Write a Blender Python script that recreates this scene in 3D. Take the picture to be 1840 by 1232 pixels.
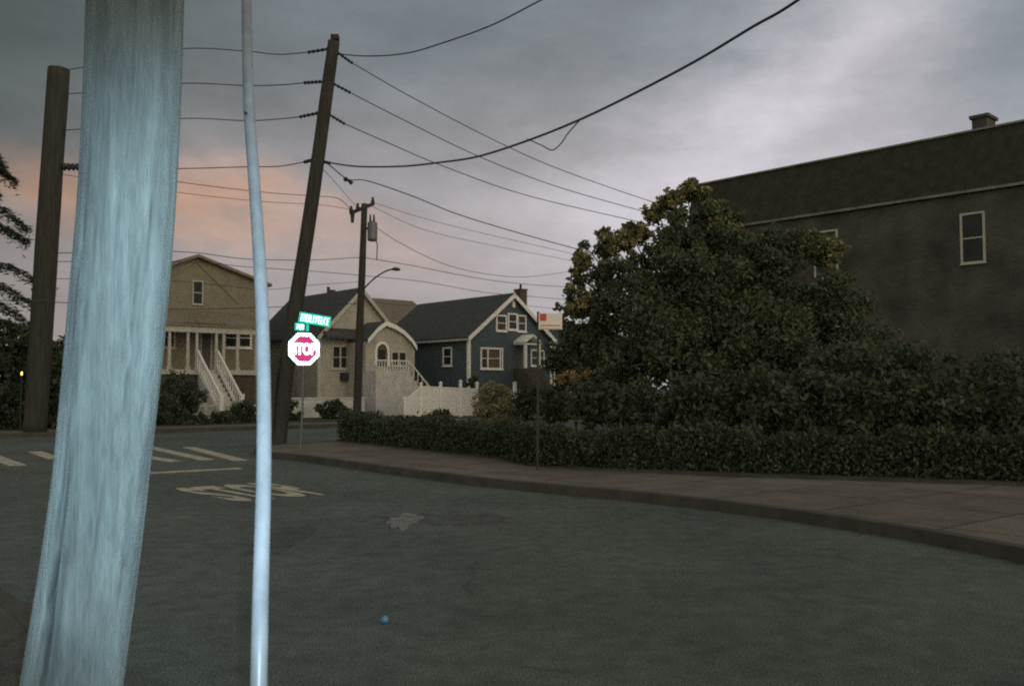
import bpy, bmesh, math, random
import numpy as np
from mathutils import Vector, Matrix, noise as mnoise
R = math.radians
scene = bpy.context.scene
col = scene.collection
for o in list(bpy.data.objects): bpy.data.objects.remove(o)

# ------------------------------------------------------------ camera
CAMZ = 1.5; PITCH = R(2.84); F = 1635.6; CX, CY = 920.0, 616.0
cam_d = bpy.data.cameras.new('camera'); cam = bpy.data.objects.new('camera', cam_d); col.objects.link(cam)
cam.location = (0, 0, CAMZ); cam.rotation_euler = (R(90) + PITCH, 0, 0)
cam_d.lens = 32.0; cam_d.sensor_width = 36.0; cam_d.clip_start = 0.05; cam_d.clip_end = 3000
scene.camera = cam
cam_d.dof.use_dof = True; cam_d.dof.focus_distance = 9.0; cam_d.dof.aperture_fstop = 9.0
scene.view_settings.view_transform = 'Standard'; scene.view_settings.look = 'None'
scene.view_settings.exposure = 0.0; scene.view_settings.gamma = 1.0
scene.render.dither_intensity = 2.0
scene.cycles.filter_width = 2.0
scene.cycles.use_denoising = False
scene.cycles.max_bounces = 6
scene.cycles.use_adaptive_sampling = False

# ------------------------------------------------------------ world: dusk sky with cloud
world = bpy.data.worlds.new("World"); scene.world = world; world.use_nodes = True
wt = world.node_tree; wt.nodes.clear()
def wn(t, **k):
    n = wt.nodes.new(t)
    for a, b in k.items(): setattr(n, a, b)
    return n
def wm(op, a, b=None, c=None, clamp=False):
    n = wn('ShaderNodeMath', operation=op, use_clamp=clamp)
    for i, v in enumerate((a, b, c)):
        if v is None: continue
        if isinstance(v, (int, float)): n.inputs[i].default_value = v
        else: wt.links.new(v, n.inputs[i])
    return n.outputs[0]
def wmix(f, a, b):
    n = wn('ShaderNodeMix', data_type='RGBA')
    wt.links.new(f, n.inputs[0])
    for s, v in ((6, a), (7, b)):
        if isinstance(v, tuple): n.inputs[s].default_value = (*v, 1)
        else: wt.links.new(v, n.inputs[s])
    return n.outputs[2]
tc = wn('ShaderNodeTexCoord'); sep = wn('ShaderNodeSeparateXYZ'); wt.links.new(tc.outputs['Generated'], sep.inputs[0])
X, Y, Z = sep.outputs
ya = wm('MAXIMUM', wm('ABSOLUTE', Y), 0.08)
u0 = wm('DIVIDE', X, ya); v0 = wm('DIVIDE', Z, ya)
def wnoise(scale, mapping, detail=4, rough=.5):
    mp = wn('ShaderNodeMapping'); wt.links.new(tc.outputs['Generated'], mp.inputs[0])
    mp.inputs['Rotation'].default_value = mapping[0]; mp.inputs['Scale'].default_value = mapping[1]
    n = wn('ShaderNodeTexNoise'); n.inputs['Scale'].default_value = scale; n.inputs['Detail'].default_value = detail
    n.inputs['Roughness'].default_value = rough
    wt.links.new(mp.outputs[0], n.inputs['Vector']); return n.outputs['Fac']
n1 = wnoise(3.0, ((0, 0, 0), (1, 1, 1.6)), 9, .58); n2 = wnoise(5.0, ((0, R(-28), 0), (.7, .7, 2.6)), 6, .55)
n3 = wnoise(3.8, ((1, 2, 0), (1, 1, 2.0)), 9, .58)
u = wm('MULTIPLY_ADD', wm('SUBTRACT', n1, .5), .30, u0)
v = wm('MULTIPLY_ADD', wm('SUBTRACT', n3, .5), .20, v0)
front = wm('MULTIPLY', wm('ADD', Y, .1), 5, clamp=True)
def blob(cu, cv, ang, su, sv, k=1.0):
    du = wm('SUBTRACT', u, cu); dv = wm('SUBTRACT', v, cv); c, s = math.cos(ang), math.sin(ang)
    a = wm('DIVIDE', wm('ADD', wm('MULTIPLY', du, c), wm('MULTIPLY', dv, s)), su)
    b = wm('DIVIDE', wm('ADD', wm('MULTIPLY', du, -s), wm('MULTIPLY', dv, c)), sv)
    r2 = wm('ADD', wm('MULTIPLY', a, a), wm('MULTIPLY', b, b))
    e = wm('EXPONENT', wm('MULTIPLY', r2, -1.0))
    return wm('MULTIPLY', wm('MULTIPLY', e, k), front, clamp=True)
def ramp(x, a, b):
    return wm('DIVIDE', wm('SUBTRACT', x, a), b - a, clamp=True)
right = ramp(u, -.45, .55)
high = wmix(right, (.14, .163, .172), (.34, .375, .41))
low = wmix(right, (.34, .30, .295), (.48, .45, .48))
sky = wmix(ramp(v, .40, .12), high, low)
sky = wmix(blob(-.02, .21, R(6), .30, .10, .75), sky, (.44, .405, .425))
sky = wmix(blob(.30, .19, R(10), .34, .085, .8), sky, (.53, .50, .54))
sky = wmix(blob(.29, .325, R(38), .30, .075, 1.0), sky, (.72, .675, .73))
sky = wmix(blob(.38, .285, R(20), .12, .05, .7), sky, (.56, .54, .58))
sky = wmix(blob(.55, .40, R(10), .10, .16, .8), sky, (.31, .36, .385))
sky = wmix(blob(.10, .42, R(38), .22, .03, .5), sky, (.22, .235, .25))
sky = wmix(blob(-.18, .14, R(-8), .25, .07, .6), sky, (.44, .385, .385))
sky = wmix(blob(-.31, .205, R(-12), .11, .030, 1.0), sky, (.70, .43, .31))
sky = wmix(blob(-.20, .17, R(-16), .10, .03, .6), sky, (.62, .47, .42))
sky = wmix(blob(-.50, .215, R(-5), .10, .035, .9), sky, (.58, .34, .22))
sky = wmix(blob(-.62, .42, 0, .2, .24, .85), sky, (.075, .092, .088))
n4 = wnoise(22.0, ((0, R(-28), 0), (.8, .8, 1.6)), 10, .75)
streak = wm('ADD', wm('MULTIPLY_ADD', wm('SUBTRACT', n2, .5), .85, 1.0), wm('MULTIPLY', wm('SUBTRACT', n4, .5), .35))
vm = wn('ShaderNodeVectorMath', operation='SCALE'); wt.links.new(sky, vm.inputs[0]); wt.links.new(streak, vm.inputs['Scale'])
SUN_EL, SUN_AZ = R(6), R(140)
sk = wn('ShaderNodeTexSky', sky_type='NISHITA'); sk.sun_disc = False; sk.sun_elevation = SUN_EL; sk.sun_rotation = SUN_AZ
sks = wn('ShaderNodeVectorMath', operation='SCALE'); wt.links.new(sk.outputs[0], sks.inputs[0]); sks.inputs['Scale'].default_value = .05
back = wmix(ramp(Z, .0, .42), wmix(ramp(X, -.5, .6), (.80, .76, .64), (2.8, 2.5, 1.95)), (.44, .44, .42))  # unseen sky behind the camera, brightened low and rightward to light the facades
tot0 = wmix(front, back, vm.outputs[0])
tot = wmix(wm('ADD', 0.10, 0), tot0, sks.outputs[0])
bg = wn('ShaderNodeBackground'); wt.links.new(tot, bg.inputs[0]); bg.inputs[1].default_value = 1.0
wo = wn('ShaderNodeOutputWorld'); wt.links.new(bg.outputs[0], wo.inputs[0])

# ------------------------------------------------------------ lights
sun_d = bpy.data.lights.new('sun', 'SUN'); sun = bpy.data.objects.new('sun', sun_d); col.objects.link(sun)
sun_d.energy = .32; sun_d.angle = R(25); sun_d.color = (1, .86, .66)
sd = Vector((math.sin(SUN_AZ) * math.cos(R(24)), math.cos(SUN_AZ) * math.cos(R(24)), math.sin(R(24))))
sun.rotation_euler = (-sd).to_track_quat('-Z', 'Y').to_euler()
# the camera's own flash, fired in the photograph: it lights the pole, the guy guard and the reflective signs
fl_d = bpy.data.lights.new('camera_flash', 'SPOT'); fl = bpy.data.objects.new('camera_flash', fl_d); col.objects.link(fl)
fl.location = (0.05, 0.0, CAMZ + .03)
fl_d.energy = 930; fl_d.color = (.54, .80, 1.0); fl_d.spot_size = R(47); fl_d.spot_blend = 1.0; fl_d.shadow_soft_size = .015

# ------------------------------------------------------------ photo pixel <-> world
cp, sp = math.cos(PITCH), math.sin(PITCH)
def ray(px, py):
    a, b = (px - CX) / F, -(py - CY) / F
    return Vector((a, cp - b * sp, sp + b * cp))
def P(px, py, y):
    r = ray(px, py); return Vector((0, 0, CAMZ)) + r * (y / r.y)
def G(px, py, z=0.0):
    r = ray(px, py); return Vector((0, 0, CAMZ)) + r * ((z - CAMZ) / r.z)
def PL(px, py, p0, n):
    r = ray(px, py); o = Vector((0, 0, CAMZ)); return o + r * ((p0 - o).dot(n) / r.dot(n))
fl.rotation_euler = ray(320, 705).to_track_quat('-Z', 'Y').to_euler()

# ------------------------------------------------------------ materials
def mat(name, base, rough=.8, var=.25, scale=4.0, bump=0.0, bscale=40.0, stretch=(1, 1, 1), metallic=0.0, spec=.3,
        base2=None, detail=6, wave=None, island=0.0, coords='Object', sheen=0):
    m = bpy.data.materials.new(name); m.use_nodes = True; t = m.node_tree; nd = t.nodes; L = t.links
    b = nd['Principled BSDF']; b.inputs['Roughness'].default_value = rough; b.inputs['Metallic'].default_value = metallic
    b.inputs['Specular IOR Level'].default_value = spec
    tcn = nd.new('ShaderNodeTexCoord'); mp = nd.new('ShaderNodeMapping'); mp.inputs['Scale'].default_value = stretch
    L.new(tcn.outputs[coords], mp.inputs[0])
    nz = nd.new('ShaderNodeTexNoise'); nz.inputs['Scale'].default_value = scale; nz.inputs['Detail'].default_value = detail
    nz.inputs['Roughness'].default_value = .65
    L.new(mp.outputs[0], nz.inputs['Vector'])
    cr = nd.new('ShaderNodeValToRGB'); L.new(nz.outputs['Fac'], cr.inputs[0])
    c2 = base2 or tuple(c * (1 + var) for c in base); c1 = tuple(c * (1 - var) for c in base) if not base2 else base
    cr.color_ramp.elements[0].position = .32; cr.color_ramp.elements[0].color = (*c1, 1)
    cr.color_ramp.elements[1].position = .68; cr.color_ramp.elements[1].color = (*c2, 1)
    out = cr.outputs[0]
    if island:
        g = nd.new('ShaderNodeNewGeometry'); mr = nd.new('ShaderNodeMapRange'); L.new(g.outputs['Random Per Island'], mr.inputs[0])
        mr.inputs['To Min'].default_value = 1 - island; mr.inputs['To Max'].default_value = 1 + island
        vmn = nd.new('ShaderNodeVectorMath'); vmn.operation = 'SCALE'; L.new(out, vmn.inputs[0]); L.new(mr.outputs[0], vmn.inputs['Scale']); out = vmn.outputs[0]
    L.new(out, b.inputs['Base Color'])
    h = None
    if bump:
        nb = nd.new('ShaderNodeTexNoise'); nb.inputs['Scale'].default_value = bscale; nb.inputs['Detail'].default_value = 4
        L.new(mp.outputs[0], nb.inputs['Vector']); h = nb.outputs['Fac']
    if wave:                      # (direction, cycles per metre, strength): clapboards or shingle courses
        w = nd.new('ShaderNodeTexWave'); w.wave_type = 'BANDS'; w.bands_direction = wave[0]; w.wave_profile = 'SAW'
        w.inputs['Scale'].default_value = wave[1] * .314; w.inputs['Distortion'].default_value = .3
        L.new(tcn.outputs['Object'], w.inputs['Vector'])
        if h is not None:
            ad = nd.new('ShaderNodeMath'); ad.operation = 'MULTIPLY_ADD'; L.new(w.outputs['Fac'], ad.inputs[0]); ad.inputs[1].default_value = wave[2]; L.new(h, ad.inputs[2]); h = ad.outputs[0]
        else: h = w.outputs['Fac']
    if h is not None:
        bp = nd.new('ShaderNodeBump'); bp.inputs['Strength'].default_value = bump or wave[2]; bp.inputs['Distance'].default_value = .02
        L.new(h, bp.inputs['Height']); L.new(bp.outputs[0], b.inputs['Normal'])
    return m
def retro(name, c, k=.9, rough=.24):
    """Glass-bead sheeting: the lobe points back along the incoming light, over a painted plate."""
    m = bpy.data.materials.new(name); m.use_nodes = True; t = m.node_tree; nd = t.nodes; L = t.links
    b = nd['Principled BSDF']; b.inputs['Base Color'].default_value = (*[x * .5 for x in c], 1); b.inputs['Roughness'].default_value = .5
    g = nd.new('ShaderNodeNewGeometry'); gl = nd.new('ShaderNodeBsdfAnisotropic')
    gl.inputs['Color'].default_value = (*c, 1); gl.inputs['Roughness'].default_value = rough
    L.new(g.outputs['Incoming'], gl.inputs['Normal'])
    mx = nd.new('ShaderNodeMixShader'); mx.inputs[0].default_value = k
    L.new(b.outputs[0], mx.inputs[1]); L.new(gl.outputs[0], mx.inputs[2]); L.new(mx.outputs[0], nd['Material Output'].inputs[0])
    return m
def leafmat(name, c1, c2, rough=.6, trans=.25):
    m = bpy.data.materials.new(name); m.use_nodes = True; t = m.node_tree; nd = t.nodes; L = t.links
    b = nd['Principled BSDF']; b.inputs['Roughness'].default_value = rough; b.inputs['Specular IOR Level'].default_value = .25
    g = nd.new('ShaderNodeNewGeometry'); cr = nd.new('ShaderNodeValToRGB'); L.new(g.outputs['Random Per Island'], cr.inputs[0])
    cr.color_ramp.elements[0].color = (*c1, 1); cr.color_ramp.elements[1].color = (*c2, 1)
    L.new(cr.outputs[0], b.inputs['Base Color'])
    tr = nd.new('ShaderNodeBsdfTranslucent'); L.new(cr.outputs[0], tr.inputs[0])
    mx = nd.new('ShaderNodeMixShader'); mx.inputs[0].default_value = trans
    L.new(b.outputs[0], mx.inputs[1]); L.new(tr.outputs[0], mx.inputs[2]); L.new(mx.outputs[0], nd['Material Output'].inputs[0])
    return m
def emit(name, c, s):
    m = bpy.data.materials.new(name); m.use_nodes = True; t = m.node_tree
    b = t.nodes['Principled BSDF']; b.inputs['Base Color'].default_value = (*c, 1); b.inputs['Emission Color'].default_value = (*c, 1); b.inputs['Emission Strength'].default_value = s
    return m
M = dict(
    asphalt=mat('asphalt', (.125, .125, .112), .85, .28, .7, .5, 60, spec=.3, detail=10),
    apron=mat('dark_asphalt', (.07, .068, .055), .9, .3, 1.2, .5, 60, detail=10),
    walk=mat('sidewalk_concrete', (.165, .138, .10), .9, .25, 1.6, .3, 40),
    curb=mat('kerb_concrete', (.068, .064, .05), .9, .25, 3, .3, 40),
    soil=mat('yard_ground', (.05, .055, .035), .95, .4, 2, .5, 30),
    paint=mat('road_paint', (.24, .21, .15), .8, base2=(.62, .53, .38), scale=5, detail=12),
    patch=mat('pale_patch', (.24, .22, .21), .8, base2=(.11, .11, .1), scale=7, detail=12),
    patchd=mat('dark_patch', (.075, .07, .065), .9, .2, 3),
    blue=mat('blue_siding', (.082, .105, .108), .7, .15, 2, .0, wave=('Z', 8, .5)),
    beige=mat('beige_siding', (.42, .385, .30), .75, .15, 2, .0, wave=('Z', 8, .45)),
    tan=mat('tan_siding', (.22, .19, .13), .75, .16, 2, .0, wave=('Z', 8, .45)),
    dshing=mat('dark_shingle', (.062, .064, .058), .9, .3, 5, .4, 18, wave=('Z', 6, .6)),
    tshing=mat('tan_shingle', (.20, .175, .115), .9, .2, 5, .4, 18, wave=('Z', 6, .6)),
    bshing=mat('brown_shingle', (.16, .13, .09), .9, .25, 5, .4, 18),
    pshing=mat('parapet_shingle', (.040, .040, .027), .9, .35, 3, .4, 18),
    brownwall=mat('brown_wall', (.085, .07, .052), .85, .3, 3),
    trim=mat('white_trim', (.80, .76, .66), .6, .12, 6),
    dimtrim=mat('weathered_trim', (.46, .43, .35), .7, .15, 6),
    vinyl=mat('vinyl_fence', (.72, .68, .60), .5, .1, 3, .0, wave=('X', 6, .3)),
    darkstone=mat('worn_metal_edge', (.21, .20, .15), .7, .35, 2),
    stone=mat('pale_masonry', (.55, .52, .45), .8, .18, 2.5, .3, 12),
    glass=mat('window_glass', (.03, .033, .028), .25, .3, 1.3, spec=.12),
    curtain=mat('curtain', (.13, .085, .055), .8, .2, 3),
    door=mat('door_paint', (.10, .09, .075), .5, .15, 4),
    brick=None,
    wood=mat('pole_wood', (.042, .040, .030), .9, .35, 3, .5, 12, stretch=(6, 6, .4)),
    metal=mat('galvanised_metal', (.16, .16, .155), .5, .15, 8, metallic=.6),
    dark=mat('dark_metal', (.035, .035, .03), .6, .2, 8),
    wire=mat('wire_black', (.045, .055, .06), .7, .1, 3),
    bark=mat('bark', (.07, .055, .04), .9, .3, 6, .6, 20, stretch=(3, 3, .5)),
    guard=mat('guard_plastic', (.20, .215, .225), .38, .22, 14, .05, 30, stretch=(1, 1, .25), spec=.5),
    retro_w=retro('retro_white', (.95, .97, 1.0), .95), retro_r=retro('retro_red', (.62, .03, .12), .34),
    retro_g=retro('retro_green', (.01, .42, .22), .45), plate_back=mat('sign_back', (.3, .3, .3), .4, .1, 5, metallic=.7),
    sign_w=mat('sign_white', (.78, .70, .60), .5, .06, 12), sign_red=mat('sign_red', (.55, .08, .04), .5, .1, 12),
    sign_oc=mat('sign_ochre', (.50, .36, .16), .5, .1, 12),
    cap=mat('dull_blue_plastic', (.09, .20, .28), .4, .3, 40),
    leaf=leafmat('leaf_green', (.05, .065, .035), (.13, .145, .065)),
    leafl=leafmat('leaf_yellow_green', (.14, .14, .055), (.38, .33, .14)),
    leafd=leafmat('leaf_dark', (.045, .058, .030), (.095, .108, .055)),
    leafo=leafmat('leaf_orange', (.20, .14, .05), (.52, .36, .14)),
    leafn=leafmat('needle_dark', (.03, .045, .03), (.06, .075, .05)),
)
def brickmat():
    m = bpy.data.materials.new('dark_brick'); m.use_nodes = True; t = m.node_tree; nd = t.nodes; L = t.links; b = nd['Principled BSDF']
    tcn = nd.new('ShaderNodeTexCoord'); mp = nd.new('ShaderNodeMapping'); mp.inputs['Rotation'].default_value = (R(90), 0, 0)
    L.new(tcn.outputs['Object'], mp.inputs[0]); br = nd.new('ShaderNodeTexBrick'); L.new(mp.outputs[0], br.inputs['Vector'])
    br.inputs['Color1'].default_value = (.078, .070, .050, 1); br.inputs['Color2'].default_value = (.058, .054, .040, 1); br.inputs['Mortar'].default_value = (.09, .085, .07, 1)
    br.inputs['Scale'].default_value = 1; br.inputs['Mortar Size'].default_value = .008; br.inputs['Brick Width'].default_value = .22; br.inputs['Row Height'].default_value = .075
    nz = nd.new('ShaderNodeTexNoise'); nz.inputs['Scale'].default_value = .8; nz.inputs['Detail'].default_value = 8; L.new(tcn.outputs['Object'], nz.inputs['Vector'])
    mr = nd.new('ShaderNodeMapRange'); L.new(nz.outputs['Fac'], mr.inputs[0]); mr.inputs['From Min'].default_value = .3; mr.inputs['From Max'].default_value = .7; mr.inputs['To Min'].default_value = .5; mr.inputs['To Max'].default_value = 1.5
    s = nd.new('ShaderNodeVectorMath'); s.operation = 'SCALE'; L.new(br.outputs['Color'], s.inputs[0]); L.new(mr.outputs[0], s.inputs['Scale']); L.new(s.outputs[0], b.inputs['Base Color'])
    bp = nd.new('ShaderNodeBump'); bp.inputs['Strength'].default_value = .5; bp.inputs['Distance'].default_value = .01; L.new(br.outputs['Fac'], bp.inputs['Height']); bp.invert = True
    L.new(bp.outputs[0], b.inputs['Normal']); b.inputs['Roughness'].default_value = .9
    return m
M['brick'] = brickmat()
def rough_asphalt(m, base, k=1.0):
    t = m.node_tree; nd = t.nodes; L = t.links; nd.clear(); o = nd.new('ShaderNodeOutputMaterial'); b = nd.new('ShaderNodeBsdfPrincipled'); L.new(b.outputs[0], o.inputs[0])
    tcn = nd.new('ShaderNodeTexCoord')
    def nz(sc, det, ro=.6):
        n = nd.new('ShaderNodeTexNoise'); n.inputs['Scale'].default_value = sc; n.inputs['Detail'].default_value = det; n.inputs['Roughness'].default_value = ro
        L.new(tcn.outputs['Object'], n.inputs['Vector']); return n
    def mr(x, a, b_, c, d):
        r = nd.new('ShaderNodeMapRange'); L.new(x, r.inputs[0])
        for i_, w in zip(('From Min', 'From Max', 'To Min', 'To Max'), (a, b_, c, d)): r.inputs[i_].default_value = w
        return r.outputs[0]
    def op(o_, x, y):
        q = nd.new('ShaderNodeMath'); q.operation = o_; L.new(x, q.inputs[0])
        if isinstance(y, float): q.inputs[1].default_value = y
        else: L.new(y, q.inputs[1])
        return q.outputs[0]
    big = mr(nz(.35, 6).outputs['Fac'], .35, .65, .78, 1.2); mid = mr(nz(5, 8).outputs['Fac'], .3, .7, .75, 1.25)
    fine = mr(nz(75, 3, .8).outputs['Fac'], .36, .64, .35, 1.65)
    dn = nz(1.6, 6); mp = nd.new('ShaderNodeVectorMath'); mp.operation = 'MULTIPLY_ADD'; L.new(dn.outputs['Color'], mp.inputs[0]); mp.inputs[1].default_value = (.9, .9, .9); L.new(tcn.outputs['Object'], mp.inputs[2])
    vo = nd.new('ShaderNodeTexVoronoi'); vo.feature = 'DISTANCE_TO_EDGE'; vo.inputs['Scale'].default_value = .33; L.new(mp.outputs[0], vo.inputs['Vector'])
    crack = mr(vo.outputs['Distance'], .002, .010, .74, 1.0); msk = mr(nz(.5, 3).outputs['Fac'], .47, .53, 0, 1)
    ck = nd.new('ShaderNodeMix'); L.new(msk, ck.inputs[0]); ck.inputs[2].default_value = 1.0; L.new(crack, ck.inputs[3])
    f = op('MULTIPLY', op('MULTIPLY', big, mid), op('MULTIPLY', fine, ck.outputs[0]))
    sc = nd.new('ShaderNodeVectorMath'); sc.operation = 'SCALE'; sc.inputs[0].default_value = base; L.new(f, sc.inputs['Scale']); L.new(sc.outputs[0], b.inputs['Base Color'])
    b.inputs['Roughness'].default_value = .8; b.inputs['Specular IOR Level'].default_value = .3
    bp = nd.new('ShaderNodeBump'); bp.inputs['Strength'].default_value = .8; bp.inputs['Distance'].default_value = .006; L.new(fine, bp.inputs['Height']); L.new(bp.outputs[0], b.inputs['Normal'])
rough_asphalt(M['asphalt'], (.112, .124, .102)); rough_asphalt(M['apron'], (.088, .080, .062)); rough_asphalt(M['patchd'], (.088, .092, .078)); rough_asphalt(M['patch'], (.20, .20, .18))
def slabwalk(m):
    t = m.node_tree; nd = t.nodes; L = t.links; b = nd['Principled BSDF']; src = b.inputs['Base Color'].links[0].from_socket
    tcn = nd.new('ShaderNodeTexCoord'); mp = nd.new('ShaderNodeMapping'); mp.inputs['Rotation'].default_value = (0, 0, R(-38)); L.new(tcn.outputs['Object'], mp.inputs[0])
    br = nd.new('ShaderNodeTexBrick'); br.offset = 0; L.new(mp.outputs[0], br.inputs['Vector'])
    for k_, w in (('Scale', 1), ('Mortar Size', .018), ('Brick Width', 1.5), ('Row Height', 1.5)): br.inputs[k_].default_value = w
    br.inputs['Color1'].default_value = (1, 1, 1, 1); br.inputs['Color2'].default_value = (.78, .78, .78, 1); br.inputs['Mortar'].default_value = (.35, .35, .35, 1)
    nf = nd.new('ShaderNodeTexNoise'); nf.inputs['Scale'].default_value = 55; nf.inputs['Roughness'].default_value = .8; L.new(tcn.outputs['Object'], nf.inputs['Vector'])
    r = nd.new('ShaderNodeMapRange'); L.new(nf.outputs['Fac'], r.inputs[0]); r.inputs['From Min'].default_value = .35; r.inputs['From Max'].default_value = .65; r.inputs['To Min'].default_value = .55; r.inputs['To Max'].default_value = 1.45
    v1 = nd.new('ShaderNodeVectorMath'); v1.operation = 'MULTIPLY'; L.new(src, v1.inputs[0]); L.new(br.outputs['Color'], v1.inputs[1])
    v2 = nd.new('ShaderNodeVectorMath'); v2.operation = 'SCALE'; L.new(v1.outputs[0], v2.inputs[0]); L.new(r.outputs[0], v2.inputs['Scale']); L.new(v2.outputs[0], b.inputs['Base Color'])
slabwalk(M['walk'])
def polewood():
    m = bpy.data.materials.new('weathered_pole_wood'); m.use_nodes = True; t = m.node_tree; nd = t.nodes; L = t.links; b = nd['Principled BSDF']
    tcn = nd.new('ShaderNodeTexCoord')
    def nz(sc, st, det=8, ro=.6):
        mp = nd.new('ShaderNodeMapping'); mp.inputs['Scale'].default_value = st; L.new(tcn.outputs['Object'], mp.inputs[0])
        n = nd.new('ShaderNodeTexNoise'); n.inputs['Scale'].default_value = sc; n.inputs['Detail'].default_value = det; n.inputs['Roughness'].default_value = ro
        L.new(mp.outputs[0], n.inputs['Vector']); return n.outputs['Fac']
    a = nz(7, (6, 6, .22)); c = nz(34, (6, 6, .28), 10, .75); d = nz(2.0, (2.4, 2.4, .8), 8, .65)
    def rp(x, p0, p1, v0, v1):
        r = nd.new('ShaderNodeMapRange'); L.new(x, r.inputs[0])
        for i, w in zip(('From Min', 'From Max', 'To Min', 'To Max'), (p0, p1, v0, v1)): r.inputs[i].default_value = w
        return r.outputs[0]
    def mul(x, y):
        k = nd.new('ShaderNodeMath'); k.operation = 'MULTIPLY'; L.new(x, k.inputs[0]); L.new(y, k.inputs[1]); return k.outputs[0]
    f = mul(mul(rp(a, .3, .65, .74, 1.15), rp(c, .36, .58, .76, 1.1)), rp(d, .34, .66, .62, 1.15))
    s = nd.new('ShaderNodeVectorMath'); s.operation = 'SCALE'; s.inputs[0].default_value = (.145, .168, .158); 
    at = nd.new('ShaderNodeAttribute'); at.attribute_name = 'crack_shade'; iv = nd.new('ShaderNodeMath'); iv.operation = 'MULTIPLY_ADD'; L.new(at.outputs['Fac'], iv.inputs[0]); iv.inputs[1].default_value = -.85; iv.inputs[2].default_value = 1.0  # shade inside the cracks, multiplied into the wood colour
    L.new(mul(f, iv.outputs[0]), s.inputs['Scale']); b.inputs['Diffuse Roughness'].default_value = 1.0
    L.new(s.outputs[0], b.inputs['Base Color']); b.inputs['Roughness'].default_value = .75; b.inputs['Specular IOR Level'].default_value = .25
    ad = nd.new('ShaderNodeMath'); ad.operation = 'ADD'; L.new(a, ad.inputs[0]); L.new(c, ad.inputs[1])
    bp = nd.new('ShaderNodeBump'); bp.inputs['Strength'].default_value = .7; bp.inputs['Distance'].default_value = .008; L.new(ad.outputs[0], bp.inputs['Height']); L.new(bp.outputs[0], b.inputs['Normal'])
    return m
M['polewood'] = polewood()

# ------------------------------------------------------------ mesh helpers
class MB:
    def __init__(s): s.v = []; s.f = []
    def add(s, vs, fs, Mx=None):
        n = len(s.v); s.v += [tuple(Mx @ Vector(p)) if Mx else tuple(p) for p in vs]; s.f += [tuple(i + n for i in f) for f in fs]; return s
    def box(s, x0, x1, y0, y1, z0, z1, Mx=None):
        vs = [(x, y, z) for z in (z0, z1) for y in (y0, y1) for x in (x0, x1)]
        return s.add(vs, [(0, 2, 3, 1), (4, 5, 7, 6), (0, 1, 5, 4), (2, 6, 7, 3), (0, 4, 6, 2), (1, 3, 7, 5)], Mx)
    def prism(s, poly, y0, y1, Mx=None):       # polygon in x-z pushed along y
        n = len(poly); vs = [(x, y0, z) for x, z in poly] + [(x, y1, z) for x, z in poly]
        fs = [tuple(range(n)), tuple(range(2 * n - 1, n - 1, -1))] + [(i, i + n, (i + 1) % n + n, (i + 1) % n) for i in range(n)]
        return s.add(vs, fs, Mx)
    def slab(s, poly, z0, z1):                 # polygon in x-y pushed along z
        n = len(poly); vs = [(p[0], p[1], z0) for p in poly] + [(p[0], p[1], z1) for p in poly]
        fs = [tuple(range(n - 1, -1, -1)), tuple(range(n, 2 * n))] + [(i, (i + 1) % n, (i + 1) % n + n, i + n) for i in range(n)]
        return s.add(vs, fs)
    def tube(s, pts, rs, seg=10, cap=True):
        pts = [Vector(p) for p in pts]
        if not hasattr(rs, '__len__'): rs = [rs] * len(pts)
        n0 = len(s.v); ref = Vector((0, 0, 1))
        d0 = (pts[1] - pts[0]).normalized()
        if abs(d0.z) > .9: ref = Vector((1, 0, 0))
        for i, p in enumerate(pts):
            d = (pts[min(i + 1, len(pts) - 1)] - pts[max(i - 1, 0)]).normalized()
            a = d.cross(ref).normalized(); b = d.cross(a)
            for k in range(seg):
                t = 2 * math.pi * k / seg; s.v.append(tuple(p + (a * math.cos(t) + b * math.sin(t)) * rs[i]))
        for i in range(len(pts) - 1):
            for k in range(seg):
                a0 = n0 + i * seg + k; a1 = n0 + i * seg + (k + 1) % seg; s.f.append((a0, a0 + seg, a1 + seg, a1))
        if cap:
            s.f.append(tuple(n0 + k for k in range(seg))); s.f.append(tuple(n0 + (len(pts) - 1) * seg + k for k in reversed(range(seg))))
        return s
    def beam(s, a, b, w, h):                   # square bar between two points
        a, b = Vector(a), Vector(b); d = (b - a).normalized(); ref = Vector((0, 0, 1)) if abs(d.z) < .95 else Vector((1, 0, 0))
        x = d.cross(ref).normalized() * w / 2; z = x.cross(d).normalized() * h / 2
        vs = [p + q for p in (a, b) for q in (-x - z, x - z, x + z, -x + z)]
        return s.add(vs, [(0, 1, 2, 3), (7, 6, 5, 4), (0, 4, 5, 1), (1, 5, 6, 2), (2, 6, 7, 3), (3, 7, 4, 0)])
    def build(s, name, m, parent=None, smooth=False, bevel=0):
        me = bpy.data.meshes.new(name); me.from_pydata(s.v, [], s.f); me.materials.append(m)
        bm = bmesh.new(); bm.from_mesh(me); bmesh.ops.recalc_face_normals(bm, faces=bm.faces); bm.to_mesh(me); bm.free()
        if smooth: me.shade_smooth()
        o = bpy.data.objects.new(name, me); col.objects.link(o); o.parent = parent
        if bevel:
            b = o.modifiers.new('bevel', 'BEVEL'); b.width = bevel; b.segments = 2
        return o
def tag(o, label=None, cat=None, group=None, kind=None):
    for k, w in (('label', label), ('category', cat), ('group', group), ('kind', kind)):
        if w: o[k] = w
    return o
def thing(name, label, cat, loc=(0, 0, 0), rz=0.0, group=None):
    o = bpy.data.objects.new(name, None); col.objects.link(o); o.location = loc; o.rotation_euler = (0, 0, rz); o.empty_display_size = .3
    return tag(o, label, cat, group)
def struct(name, mb, m): return tag(mb.build(name, m), kind='structure')
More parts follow.
